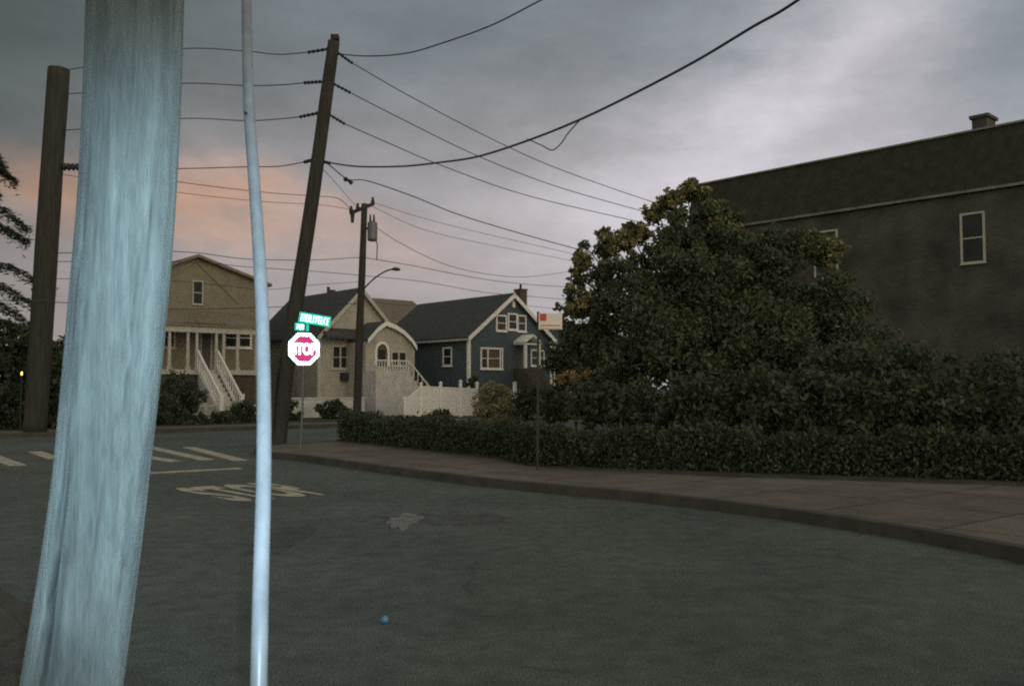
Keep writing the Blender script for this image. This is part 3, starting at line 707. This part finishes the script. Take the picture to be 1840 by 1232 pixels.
# the long drying crack low on its left side, as real depth plus shade darkened into its colour
seg = 96; crack_shade = [0.0] * len(mb.v)
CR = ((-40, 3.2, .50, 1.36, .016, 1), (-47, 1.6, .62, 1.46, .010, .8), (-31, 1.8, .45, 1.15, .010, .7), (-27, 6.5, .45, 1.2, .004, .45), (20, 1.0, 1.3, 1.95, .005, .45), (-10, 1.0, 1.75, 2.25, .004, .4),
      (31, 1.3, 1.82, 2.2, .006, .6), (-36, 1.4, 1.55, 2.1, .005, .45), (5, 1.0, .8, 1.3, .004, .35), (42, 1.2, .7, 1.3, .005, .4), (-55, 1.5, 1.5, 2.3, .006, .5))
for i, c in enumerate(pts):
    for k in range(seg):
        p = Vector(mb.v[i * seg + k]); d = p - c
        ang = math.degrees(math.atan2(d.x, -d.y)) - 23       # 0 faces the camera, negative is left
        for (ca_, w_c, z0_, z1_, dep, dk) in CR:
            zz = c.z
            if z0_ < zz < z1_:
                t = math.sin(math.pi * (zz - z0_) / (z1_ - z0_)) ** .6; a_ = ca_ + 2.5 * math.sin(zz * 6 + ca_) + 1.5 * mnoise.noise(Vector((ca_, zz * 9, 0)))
                g = math.exp(-((ang - a_) / w_c) ** 2) * t; p -= d.normalized() * dep * g; crack_shade[i * seg + k] = max(crack_shade[i * seg + k], dk * g)
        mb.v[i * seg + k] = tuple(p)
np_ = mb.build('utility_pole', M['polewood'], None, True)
wa = np_.data.attributes.new('crack_shade', 'FLOAT', 'POINT'); wa.data.foreach_set('value', crack_shade)
tag(np_, 'thick weathered wooden pole close by, its face lit pale blue by the flash', 'utility pole', 'utility poles')
# guy guard
gp = [(461, 1490, 2.05), (465, 1232, 2.15), (470, 1000, 2.3), (474, 850, 2.42), (474, 700, 2.58), (471, 560, 2.75), (464, 430, 2.93), (455, 300, 3.12), (447, 180, 3.3), (443, 0, 3.6), (441, -200, 4.0)]
gpts = [P(*q) for q in gp]; gpts[0].z = .12
gg = thing('guy_guard', 'slim pale plastic guy wire guard rising beside the thick pole', 'guy guard', (0, 0, 0))
mb = MB(); mb.tube(smoothpts(gpts, 8), .0200, 20); mb.build('sleeve', M['guard'], gg, True)
q = P(444, 205, 3.24); MB().tube([q - Vector((.004, .018, 0)), q + Vector((.0, 0, 0))], .005, 8).build('bolt', M['dark'], gg)
q0 = gpts[-1]; dq = (gpts[-1] - gpts[-2]).normalized()
MB().tube([q0, q0 + dq * 6], .006, 6).build('guy_wire', M['metal'], gg)

def pole_tube(name, label, pts3, radii, parent=False):
    root = thing(name, label, 'utility pole', pts3[0], 0, 'utility poles'); base = Vector(pts3[0])
    mb, _ = noisy_pole([p - base for p in pts3], radii, 24, 7.1, .01); mb.build('shaft', M['wood'], root, True)
    return root, base
# leaning pole by the stop sign
Y1 = 23.4
ps = [G(499, 803), P(503, 760, Y1), P(510, 700, Y1), P(523, 600, Y1), P(544, 470, Y1), P(565, 330, Y1), P(583, 200, Y1), P(600, 75, Y1)]
p1, b1p = pole_tube('utility_pole', 'tall dark pole leaning right, just behind the stop sign', ps, [.21, .21, .205, .20, .185, .175, .165, .155])
def insul(root, base, a, b, r=.035, name='insulator'):
    a, b = Vector(a) - base, Vector(b) - base; d = b - a; mb = MB(); n = 9
    mb.tube([a + d * k / n for k in range(n + 1)], [r * (1.0 if k % 2 else .45) for k in range(n + 1)], 8); return mb.build(name, M['dark'], root)
for (ax, ay, bx_, by) in ((592, 88, 555, 94), (578, 147, 548, 149), (573, 203, 540, 210), (560, 288, 548, 291)):
    insul(p1, b1p, P(ax, ay, Y1), P(bx_, by, Y1 + .7), .05)
for (ax, ay, bx_, by) in ((607, 95, 632, 113), (598, 150, 628, 166), (590, 205, 618, 222), (578, 290, 592, 293)):
    insul(p1, b1p, P(ax, ay, Y1), P(bx_, by, Y1 + .8), .045)
MB().box(-.1, .1, -.1, .1, 0, .12, Matrix.Translation(P(602, 72, Y1) - b1p)).build('pole_cap', M['wood'], p1)
MB().tube([P(497, 640, Y1 - .2) - b1p, P(487, 790, Y1 - .2) - b1p], .05, 8).build('conduit', M['dark'], p1)
# far-left pole
Y2 = 28.6
ps = [P(62, 790, Y2), P(76, 570, Y2), P(90, 350, Y2), P(106, 124, Y2)]; ps[0].z = .1
p2, b2p = pole_tube('utility_pole', 'flat topped dark pole standing left of the thick near pole', ps, [.34, .34, .335, .325])
insul(p2, b2p, P(112, 300, Y2), P(147, 300, Y2), .13, 'bracket'); 
# street-lamp pole before the beige house
Y3 = 36.5
ps = [P(641, 762, Y3), P(646, 600, Y3), P(650, 500, Y3), P(655, 366, Y3)]; ps[0].z = .1
p3, b3p = pole_tube('utility_pole', 'small far pole with crossarm, transformer and street lamp before the beige house', ps, [.17, .155, .14, .12])
a_, b_ = P(630, 383, Y3) - b3p, P(671, 366, Y3 + 1.5) - b3p
MB().beam(a_, b_, .11, .13).build('crossarm', M['wood'], p3)
for t in (.02, .30, .97):
    q = a_.lerp(b_, t); MB().tube([q, q + Vector((0, 0, .12)), q + Vector((0, 0, .2)), q + Vector((0, 0, .28))], [.07, .08, .05, .06], 8).build('insulator', M['dark'], p3)
q = a_.lerp(b_, .08); MB().tube([q + Vector((0, 0, -.05)), q + Vector((0, 0, -.42))], [.09, .06], 8).build('fuse_cutout', M['dark'], p3)
q = P(669, 433, Y3) - b3p
tr_ = MB().tube([q, q + Vector((0, 0, .06)), q + Vector((0, 0, .72)), q + Vector((0, 0, .80))], [.17, .20, .20, .12], 16).build('transformer', M['metal'], p3)
for s in (-.09, .06): MB().tube([q + Vector((s, 0, .78)), q + Vector((s, 0, 1.08))], [.05, .03], 8).build('bushing', M['dark'], tr_)
MB().tube([P(655, 410, Y3) - b3p, q + Vector((-.1, 0, .5))], .05, 6).build('hanger', M['dark'], p3)
MB().tube([q + Vector((.15, 0, .1)), P(678, 440, Y3) - b3p, P(677, 467, Y3) - b3p], .022, 6).build('drop_lead', M['dark'], p3)
la = MB().tube([w - b3p for w in smoothpts([P(650, 523, Y3), P(665, 507, Y3), P(681, 494, Y3 - .2), P(696, 486, Y3 - .3), P(705, 484, Y3 - .4)], 5)], .032, 8).build('lamp_arm', M['dark'], p3)
q = P(704, 484, Y3 - .4) - b3p; MB().tube([q, q + Vector((.12, 0, .02)), q + Vector((.26, 0, .0)), q + Vector((.34, 0, -.01))], [.04, .075, .07, .03], 10).build('lamp_head', M['dark'], la)

# ------------------------------------------------------------ wires
def wire(label, pts, r=.012, ext=None):
    w = [P(*q) for q in pts]
    mb = MB().tube(smoothpts(w, 8), r, 6); o = mb.build('overhead_wire', M['wire'], None, True); return tag(o, label, 'wire', 'overhead wires')
wire('topmost wire from the leaning pole, curving up to the top edge', [(604, 97, 23.4), (660, 101, 22.6), (730, 96, 21.8), (800, 76, 21), (880, 47, 20), (950, 12, 19), (1010, -22, 18), (1200, -150, 15)], .016)
wire('thick sagging cable sweeping from the leaning pole up to the top right', [(583, 291, 23.4), (640, 299, 22.4), (720, 299, 21.2), (790, 292, 20.2), (860, 281, 19.2), (950, 252, 18), (1040, 216, 16.9), (1140, 168, 15.8), (1250, 110, 14.6), (1350, 50, 13.5), (1430, 3, 12.6), (1640, -150, 10.5)], .022)
wire('loose spur of wire hooked under the thick sagging cable', [(948, 250, 18), (975, 262, 17.8), (992, 270, 17.6), (1008, 258, 17.4), (1022, 238, 17.2), (1042, 216, 16.9)], .012)
wire('upper of three wires descending from the leaning pole behind the bushes', [(632, 113, 24.2), (740, 175, 26), (880, 248, 28.2), (1000, 302, 30.2), (1170, 362, 33), (1300, 400, 36)], .013)
wire('middle of three wires descending from the leaning pole behind the bushes', [(628, 166, 24.2), (720, 213, 25.8), (860, 281, 28), (1000, 335, 30.2), (1168, 383, 33), (1300, 418, 36)], .013)
wire('lowest of three wires descending from the leaning pole behind the bushes', [(618, 222, 24.2), (700, 258, 25.6), (800, 300, 27), (950, 352, 29.5), (1165, 403, 33), (1300, 440, 36)], .013)
wire('wire with a spacer, leaving the leaning pole just below the thick cable', [(590, 295, 23.5), (625, 322, 24.2), (660, 325, 25), (740, 352, 26.2), (820, 384, 27.6), (920, 415, 29), (1035, 447, 31), (1160, 480, 33)], .015)
o = MB().tube([P(619, 320, 24.2), P(622, 323, 24.2), P(625, 324, 24.2), P(632, 329, 24.3)], [.05, .07, .03, .06], 8).build('wire_spacer', M['dark']); tag(o, 'small dark spacer clipped on the wire right of the leaning pole', 'wire spacer')
left = ((555, 94, 88, 128), (548, 149, 150, 170), (540, 210, 213, 235), (548, 291, 303, 300))
nm = ('top', 'second', 'third', 'fourth')
for (x, y, ym, ye), w in zip(left, nm):
    wire(f'{w} wire from the top running left from the leaning pole past the guard', [(x, y, 23.9), (500, y + (4 if y < 280 else 8), 24.4), (440, ym + 4 if y < 280 else ym - 3, 25.2), (330, ym, 26.3), (220, (ym + ye) / 2 + 2, 27.5), (105, ye, Y2)], .014)
wire('upper slack wire from the far left pole to the small pole crossarm', [(95, 290, Y2), (315, 326, 31), (470, 345, 33), (560, 352, 34.5), (608, 357, 35.5), (633, 380, 36.5)], .013)
wire('lower slack wire from the far left pole to the small pole crossarm', [(90, 310, Y2), (315, 345, 31), (470, 362, 33), (575, 368, 35), (640, 378, 36.7)], .010)
wire('cable meeting the small pole from the left, above the tan roof peak', [(82, 455, Y2), (320, 452, 31), (440, 465, 33), (560, 467, 35), (652, 462, 36.5)], .014)
wire('cable just below it, crossing at the tan roof peak', [(80, 470, Y2), (330, 470, 31), (450, 480, 33), (560, 487, 35), (651, 495, 36.5)], .012)
wire('low cable crossing before the tan house gable', [(72, 500, Y2), (320, 505, 31), (470, 520, 33), (560, 512, 35), (650, 506, 36.5)], .010)
wire('lowest cable on the left, level with the tan porch roof', [(-60, 538, 26), (60, 541, 28), (140, 545, 29), (320, 555, 31), (480, 552, 33), (649, 545, 36.5)], .014)
wire('wire from the crossarm of the small pole down to the bushes, the higher', [(671, 364, 37.5), (760, 392, 39), (880, 422, 42), (1035, 458, 45), (1180, 500, 48)], .010)
wire('wire from the crossarm of the small pole down to the bushes, the lower', [(662, 368, 37.5), (760, 412, 39), (880, 440, 42), (1035, 470, 45), (1180, 505, 48)], .010)
wire('deep sagging wire from the transformer to the bushes', [(671, 405, 36.5), (720, 437, 37), (800, 475, 39), (880, 493, 41), (950, 497, 43), (1035, 486, 45), (1150, 470, 48)], .012)
wire('upper cable from the small pole over the blue roof', [(655, 463, 36.5), (740, 477, 38), (860, 500, 41), (950, 511, 43), (1040, 516, 45), (1160, 520, 48)], .014)
wire('middle cable from the small pole over the blue roof', [(652, 495, 36.5), (760, 506, 38), (870, 525, 41), (960, 533, 43), (1040, 540, 45), (1160, 548, 48)], .012)
wire('lowest cable from the small pole, sagging behind the blue roof', [(650, 540, 52), (700, 546, 54), (760, 548, 57), (900, 545, 60), (1040, 560, 63)], .014)
wire('thin service drop from the leaning pole to the small pole', [(576, 300, 23.5), (600, 325, 27), (630, 360, 32), (645, 374, 36)], .008)

# ------------------------------------------------------------ stop sign
sg = thing('stop_sign', 'red octagonal stop sign with green street name blades, glowing in the flash', 'stop sign', G(541, 815))
sg.location.z = .125
sb_ = Vector(sg.location); YS = sb_.y
top = P(549, 566, YS) - sb_; c = P(547.5, 627, YS) - sb_
mb = MB().beam((0, 0, 0), (top.x, 0, top.z + .06), .055, .035); mb.build('post', M['metal'], sg)
nA = R(33)                                            # face normal turned from the camera
Ms = Matrix.Translation(c + Vector((0, -.06, 0))) @ Matrix.Rotation(nA, 4, 'Z')
def octo(r): return [(r / math.cos(R(22.5)) * math.cos(R(22.5 + 45 * k)), r / math.cos(R(22.5)) * math.sin(R(22.5 + 45 * k))) for k in range(8)]
pl_ = MB().prism(octo(.368), -.004, .006, Ms).build('plate', M['retro_w'], sg)
MB().prism(octo(.29), -.0062, -.0042, Ms).build('red_field', M['retro_r'], pl_)
vs, fs = text_mesh('STOP', .05)
MB().add([(-.285 + .57 * a, -.0085, -.14 + .28 * b) for a, b in vs], fs, Ms).build('lettering', M['retro_w'], pl_)
for zz in (.28, -.28): MB().tube([Ms @ Vector((0, -.0045, zz)), Ms @ Vector((0, -.014, zz))], .012, 8).build('bolt', M['metal'], pl_)
# street name blades (the lettering is burnt out beyond reading in the photograph)
def blade(cx, cy, w, h, rz, tilt, seed, name='name_blade'):
    Mb = Matrix.Translation(P(cx, cy, YS) - sb_ + Vector((0, -.03, 0))) @ Matrix.Rotation(rz, 4, 'Z') @ Matrix.Rotation(tilt, 4, 'Y')
    b = MB().box(-w / 2, w / 2, -.004, .004, -h / 2, h / 2, Mb).build(name, M['retro_g'], sg)
    rng = random.Random(seed); x = -w / 2 + .05; lt = MB()
    while x < w / 2 - .07:
        ww = rng.uniform(.035, .055); hh = h * .34
        lt.box(x, x + .018, -.009, -.0045, -hh, hh, Mb)
        if rng.random() < .75: lt.box(x + .018, x + ww, -.009, -.0045, hh - .022, hh, Mb)
        if rng.random() < .7: lt.box(x + .018, x + ww, -.009, -.0045, -.011, .011, Mb)
        if rng.random() < .6: lt.box(x + ww - .016, x + ww, -.009, -.0045, -hh, hh - .023, Mb) if False else lt.box(x + .018, x + ww, -.009, -.0045, -hh, -hh + .022, Mb)
        x += ww + .012
    lt.build('lettering', M['retro_w'], b)
blade(566, 574, .72, .24, R(10), R(9), 4)
blade(543, 587.5, .34, .17, R(-48) if False else R(35), R(2), 9)

# ------------------------------------------------------------ parking sign on the right pavement
pk = thing('parking_sign', 'thin post with a small white sign, red block at its corner, beside the hedge', 'parking sign', G(966, 856)); pk.location.z = .125
kb = Vector(pk.location); YK = kb.y
tp = P(967, 560, YK) - kb
MB().beam((0, 0, 0), (tp.x, 0, tp.z), .05, .04).build('post', M['dark'], pk)
x0 = P(968, 592, YK) - kb; x1 = P(1010, 563, YK) - kb
bd = MB().box(x0.x, x1.x, -.034, -.030, x0.z, x1.z).build('sign_plate', M['sign_w'], pk)
w = x1.x - x0.x; h = x1.z - x0.z
MB().box(x0.x + .02, x0.x + .13, -.037, -.0345, x1.z - .13, x1.z - .005).build('red_symbol', M['sign_red'], bd)
mb = MB(); rng = random.Random(2)
xx = x0.x + .03
while xx < x1.x - .05: ww = rng.uniform(.012, .03); mb.box(xx, xx + ww, -.037, -.0345, x0.z + .055, x0.z + .08); xx += ww + .012
mb.build('lettering', M['sign_red'], bd)
MB().box(x0.x + .02, x1.x - .02, -.037, -.0345, x0.z + .005, x0.z + .022).build('border', M['sign_oc'], bd)

# ------------------------------------------------------------ foliage
NP = np.random.default_rng(11)
def leaves(centres, radii, count, size, squash=1.0, spread=.9, normal_up=.3):
    """count leaf quads scattered through a set of clumps"""
    cs = np.array(centres, float); rs = np.array(radii, float); wts = rs ** 2.2; wts /= wts.sum()
    idx = NP.choice(len(cs), count, p=wts)
    d = NP.normal(size=(count, 3)); d /= np.linalg.norm(d, axis=1)[:, None]
    # sub-clusters make dark gaps between sprays
    K_ = 26; sub = NP.normal(size=(len(cs), K_, 3)); sub /= np.linalg.norm(sub, axis=2)[:, :, None]
    sub *= NP.uniform(.35, 1.0, size=(len(cs), K_, 1))
    sc = sub[idx, NP.integers(0, K_, count)]
    pos = cs[idx] + (sc * spread + d * NP.uniform(0, .34, (count, 1))) * rs[idx][:, None] * np.array([1, 1, squash])
    a = NP.normal(size=(count, 3)); a /= np.linalg.norm(a, axis=1)[:, None]
    b = np.cross(a, NP.normal(size=(count, 3)) + np.array([0, 0, normal_up])); b /= np.linalg.norm(b, axis=1)[:, None]
    s = size * NP.uniform(.6, 1.4, (count, 1))
    a = a * s; b = b * s * .5
    V = np.stack([pos - a, pos + b, pos + a, pos - b], 1).reshape(-1, 3)
    return V
def leafobj(name, V, m, parent=None):
    n = len(V) // 4; me = bpy.data.meshes.new(name); me.vertices.add(len(V)); me.vertices.foreach_set('co', V.astype(np.float32).ravel())
    me.loops.add(len(V)); me.loops.foreach_set('vertex_index', np.arange(len(V), dtype=np.int32))
    me.polygons.add(n); me.polygons.foreach_set('loop_start', np.arange(0, len(V), 4, dtype=np.int32)); me.polygons.foreach_set('loop_total', np.full(n, 4, dtype=np.int32))
    me.materials.append(m); me.update(calc_edges=True); o = bpy.data.objects.new(name, me); col.objects.link(o); o.parent = parent; return o
def tree(name, label, cat, base, clumps, count, size, m, trunk_r=.12, squash=.85, m2=None, group=None, tips=None):
    """clumps: (px, py, Y, radius in metres)"""
    base = Vector(base); root = thing(name, label, cat, base, 0, group)
    cs = [P(q[0], q[1], q[2]) - base for q in clumps]; rs = [q[3] for q in clumps]
    leafobj('crown', leaves(cs, rs, count, size, squash), m, root)
    mb = MB(); hub = Vector((0, 0, max(.5, min(c.z for c in cs) * .6)))
    mb.tube([(0, 0, 0), hub * .5 + Vector((.03, 0, 0)), hub], [trunk_r, trunk_r * .85, trunk_r * .8], 10)
    for c in cs:
        mid = hub.lerp(c, .5) + Vector((NP.uniform(-.15, .15), NP.uniform(-.15, .15), .1)); mb.tube([hub, mid, c], [trunk_r * .38, trunk_r * .2, trunk_r * .06], 6)
    mb.build('trunk', M['bark'], root)
    if m2: leafobj('tip_leaves', leaves([cs[i] for i in tips], [rs[i] * 1.05 for i in tips], int(count * .12), size, squash), m2, root)  # lighter yellow-green leaves mixed into the clumps listed in tips
    return root
# the big bush-like tree in front of the brick building
cl = [(1026, 520, 20, .16), (1030, 560, 20, .2), (1032, 490, 20, .14), (1040, 455, 20, .13), (1128, 405, 20.8, .14), (1178, 368, 21, .15), (1245, 328, 21, .14), (1085, 420, 20.5, .2), (1048, 545, 20, .45), (1042, 500, 20, .30), (1048, 470, 20, .28), (1050, 440, 20.2, .16), (1075, 585, 20, .5), (1095, 445, 20.5, .38), (1125, 430, 20.5, .34), (1150, 418, 20.8, .32), (1110, 500, 20, .65), (1140, 560, 19.5, .9),
      (1175, 385, 21, .30), (1195, 440, 20.5, .8), (1205, 360, 21, .32), (1235, 345, 21, .30), (1262, 352, 21, .30), (1240, 400, 20.8, .85), (1300, 400, 21, .6), (1330, 460, 20.5, 1.0), (1215, 520, 20, 1.2), (1290, 520, 20, 1.2),
      (1400, 470, 20.5, .9), (1440, 440, 21, .5), (1480, 450, 21, .5), (1380, 560, 20, 1.3), (1470, 545, 20, 1.1), (1200, 640, 19, 1.3), (1300, 640, 19, 1.4), (1400, 660, 19, 1.4), (1110, 640, 19.5, .9), (1050, 610, 20.5, .5), (1490, 640, 19.5, 1.3), (1082, 490, 20, .34), (1095, 545, 20, .5), (1150, 475, 20.3, .5)]
tree('large_bush', 'tall spreading bushy tree hiding the end of the brick building', 'tree', (4.6, 20.2, .16), cl, 112000, .055, M['leaf'], .16, .85, M['leafl'], tips=[0, 1, 2, 3, 4, 6, 7, 8, 10, 13, 14, 15, 18, 20, 21, 22, 24, 29, 30])
cl = [(1110, 730, 17.5, .8), (1180, 740, 17, .9), (1260, 730, 16.5, 1.0), (1350, 740, 16, 1.0), (1440, 730, 16, 1.0), (1060, 720, 18, .6)]
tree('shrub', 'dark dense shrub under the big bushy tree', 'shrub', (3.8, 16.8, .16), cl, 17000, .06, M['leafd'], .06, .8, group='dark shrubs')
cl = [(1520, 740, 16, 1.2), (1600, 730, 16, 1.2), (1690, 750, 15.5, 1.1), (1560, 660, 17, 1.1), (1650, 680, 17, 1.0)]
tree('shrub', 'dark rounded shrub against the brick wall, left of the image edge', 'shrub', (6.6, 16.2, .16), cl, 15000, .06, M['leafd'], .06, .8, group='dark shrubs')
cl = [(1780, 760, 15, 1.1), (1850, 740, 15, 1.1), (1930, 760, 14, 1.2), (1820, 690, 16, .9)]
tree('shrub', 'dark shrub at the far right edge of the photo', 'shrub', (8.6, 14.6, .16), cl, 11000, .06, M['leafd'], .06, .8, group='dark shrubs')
# twiggy sapling and darker trees behind the parking sign
tree('tree', 'thin dark treetop poking up just right of the parking sign', 'tree', (P(1012, 745, 38).x, 38, .15), [(1003, 552, 38, .22), (1008, 572, 38, .3), (1018, 585, 38, .45), (1030, 600, 38, .7), (1060, 630, 38, 1.2), (1010, 640, 38, 1.1), (1040, 690, 38, 1.3)], 7000, .09, M['leafd'], .08)
tree('shrub', 'yellowish bush before the white fence, left of the gate post', 'shrub', (P(890, 745, 25).x, 25, .16), [(886, 700, 25, .34), (870, 712, 25, .36), (906, 710, 25, .36), (890, 735, 25, .6), (864, 738, 25, .36), (917, 740, 25, .4)], 9000, .035, leafmat('leaf_ochre', (.20, .18, .09), (.48, .42, .22)), .04)
tree('shrub', 'orange leaved sapling right of the parking sign post', 'shrub', (P(1035, 745, 19.5).x, 19.5, .16), [(1052, 672, 19.5, .17), (1030, 676, 19.5, .18), (1008, 680, 19.6, .15), (1062, 700, 19.3, .12), (1028, 706, 19.3, .20), (1050, 712, 19.3, .13), (1035, 740, 19.5, .22)], 1500, .035, M['leafo'], .03)
tree('shrub', 'round dark green bush between the yellowish bush and parking sign', 'shrub', (P(950, 745, 22).x, 22, .16), [(945, 725, 22, .42), (975, 715, 22, .45), (1000, 735, 21, .5), (935, 750, 22, .35)], 6500, .045, M['leaf'], .05)
tree('shrub', 'dark bush before the low wall of the beige house', 'shrub', (P(592, 745, 40).x, 40, .15), [(580, 735, 40, .45), (600, 730, 40, .5), (615, 738, 40, .4), (592, 748, 40, .4)], 4000, .06, M['leafd'], .05)
tree('shrub', 'small dark shrub at the foot of the white fence', 'shrub', (P(790, 755, 40).x, 40, .15), [(785, 745, 40, .28), (798, 742, 40, .28), (792, 752, 40, .25)], 2000, .05, M['leafd'], .03)
tree('shrub', 'small bush in front of the blue house corner', 'shrub', (P(848, 700, 44.5).x, 44.5, .15), [(845, 690, 44.5, .3), (849, 680, 44.5, .25), (846, 705, 44.5, .3)], 1500, .05, M['leafd'], .03)
# bushes in front of the tan house and along the left
for i, (px, py, yy, rr, lab) in enumerate(((325, 700, 36, 1.0, 'big dark bush hiding the lower left of the tan porch'), (300, 735, 34, .8, 'dark bush at the right edge of the thick pole'), (405, 752, 35, .55, 'low dark bush below the white stairs'),
        (440, 745, 36, .6, 'low dark bush left of the guy guard'), (505, 735, 38, .7, 'dark bush right of the guy guard, behind the leaning pole'), (360, 760, 34, .45, 'lowest dark bush at the kerb before the tan house'))):
    tree('shrub', lab, 'shrub', (P(px, 750, yy).x, yy, .15), [(px, py, yy, rr), (px - 22, py + 12, yy, rr * .7), (px + 20, py + 14, yy, rr * .7), (px, py + 25, yy, rr * .7)], 5000, .065, M['leafd'], .05, group='bushes before the tan house')
for i, (px, top, yy, lab) in enumerate(((30, 580, 31, 'broad dark tree at the far left below the fir branches'), (115, 600, 33, 'dark tree between the far left pole and the thick pole'), (-60, 560, 30, 'dark tree cut by the left edge'))):
    cs = [(px + dx, yy_, yy, r) for dx, yy_, r in ((0, top + 30, 1.0), (-45, top + 60, 1.2), (45, top + 65, 1.1), (0, top + 100, 1.5), (-50, top + 140, 1.3), (50, top + 145, 1.3), (0, top + 180, 1.2))]
    tree('tree', lab, 'tree', (P(px, 745, yy).x, yy, .15), cs, 9000, .10, M['leafd'], .12, group='dark trees on the left')
# fir at the far left with drooping boughs
fx = P(-70, 745, 30.5); fr_ = thing('fir_tree', 'dark fir reaching in from the left edge with drooping boughs', 'tree', (fx.x, 30.5, .15))
fb = Vector(fr_.location)
MB().tube([(0, 0, 0), (0, 0, 5), (0, 0, 10.2)], [.2, .14, .03], 10).build('trunk', M['bark'], fr_)
VV = []; bm_ = MB()
for k in range(34):
    z = 1.8 + 8.2 * (k / 33); ang = k * 2.4; ln = (1 - (z - 2.0) / 9.4) * 2.1 + 1.1; ln *= NP.uniform(.8, 1.2)
    dv = Vector((math.cos(ang), math.sin(ang), 0)); tip = dv * ln + Vector((0, 0, z - .32 * ln)); rt_ = Vector((0, 0, z)); mid = rt_.lerp(tip, .5) + Vector((0, 0, .28))
    bm_.tube([rt_, mid, tip], [.03, .02, .006], 5)
    n_ = 700; t = NP.uniform(.1, 1, n_); base_ = np.array([list(rt_.lerp(mid, tt * 2) if tt < .5 else mid.lerp(tip, tt * 2 - 1)) for tt in t])
    sdv = np.array([-dv.y, dv.x, 0]); wd = NP.uniform(-1, 1, n_) * (1 - t) * .55 + NP.normal(size=n_) * .08
    pos = base_ + sdv[None] * wd[:, None] + np.stack([NP.normal(size=n_) * .04, NP.normal(size=n_) * .04, -np.abs(NP.normal(size=n_)) * .17], 1)
    a = np.array(dv)[None] * .6 + sdv[None] * np.sign(wd)[:, None] * .6 + NP.normal(size=(n_, 3)) * .3; a /= np.linalg.norm(a, axis=1)[:, None]; a *= .11
    b = np.cross(a, NP.normal(size=(n_, 3))); b /= np.linalg.norm(b, axis=1)[:, None]; b *= .022
    VV.append(np.stack([pos - a, pos + b, pos + a, pos - b], 1).reshape(-1, 3))
leafobj('crown', np.concatenate(VV), M['leafn'], fr_); bm_.build('branches', M['bark'], fr_)

# hedge along the right pavement: one clipped hedge as a thing
hp = [Vector((p.x, p.y, 0)) for p in (h0, h1, h2, h3)] + [Vector((3.2, 14.6, 0)), Vector((6.5, 13.4, 0)), Vector((10.5, 11.4, 0))]
hp = [p + Vector((.15, .3, 0)) for p in hp]
hd = thing('hedge', 'low dark clipped hedge along the back of the right pavement', 'hedge', hp[0] + Vector((0, 0, .1)))
pp = smoothpts(hp, 12); hb = Vector(hd.location); N_ = 46000
seglen = [0]
for i in range(1, len(pp)): seglen.append(seglen[-1] + (pp[i] - pp[i - 1]).length)
tt = NP.uniform(0, seglen[-1], N_); px_ = np.interp(tt, seglen, [p.x for p in pp]); py_ = np.interp(tt, seglen, [p.y for p in pp])
hh = .72 + .06 * np.sin(tt * 1.7) + .05 * np.sin(tt * 4.1 + 1) + .05 * np.sin(tt * 11.3) + np.where(NP.uniform(0, 1, N_) < .02, NP.uniform(0, .22, N_), 0)
hz = NP.uniform(0, 1, N_) ** .8 * hh; dd_ = NP.uniform(-.28, .28, N_)
pos = np.stack([px_ + dd_ * .6 - hb.x, py_ + dd_ * .8 - hb.y, hz], 1) + NP.normal(size=(N_, 3)) * .02
a = NP.normal(size=(N_, 3)); a /= np.linalg.norm(a, axis=1)[:, None]; b = np.cross(a, NP.normal(size=(N_, 3))); b /= np.linalg.norm(b, axis=1)[:, None]
a *= .045; b *= .022
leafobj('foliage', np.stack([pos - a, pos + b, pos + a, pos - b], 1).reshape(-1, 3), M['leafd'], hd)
mb = MB()
for i in range(0, len(pp), 4): q = pp[i] - hb; mb.tube([(q.x, q.y, -.1), (q.x, q.y, .55)], .02, 5)
mb.build('stems', M['bark'], hd)

# small lit porch lamp far left
pl0 = P(39, 669, 29.2); lm = thing('porch_lamp', 'tiny lit yellow lamp on a short post among the dark trees at left', 'lamp', (pl0.x, 29.2, .13))
MB().tube([(0, 0, 0), (0, 0, pl0.z - .22)], .03, 8).build('post', M['dark'], lm)
MB().tube([(0, 0, pl0.z - .22), (0, 0, pl0.z - .20), (0, 0, pl0.z - .12), (0, 0, pl0.z - .1)], [.02, .03, .03, .01], 10).build('lamp_bulb', emit('lamp_glow', (1, .72, .15), 2.0), lm)
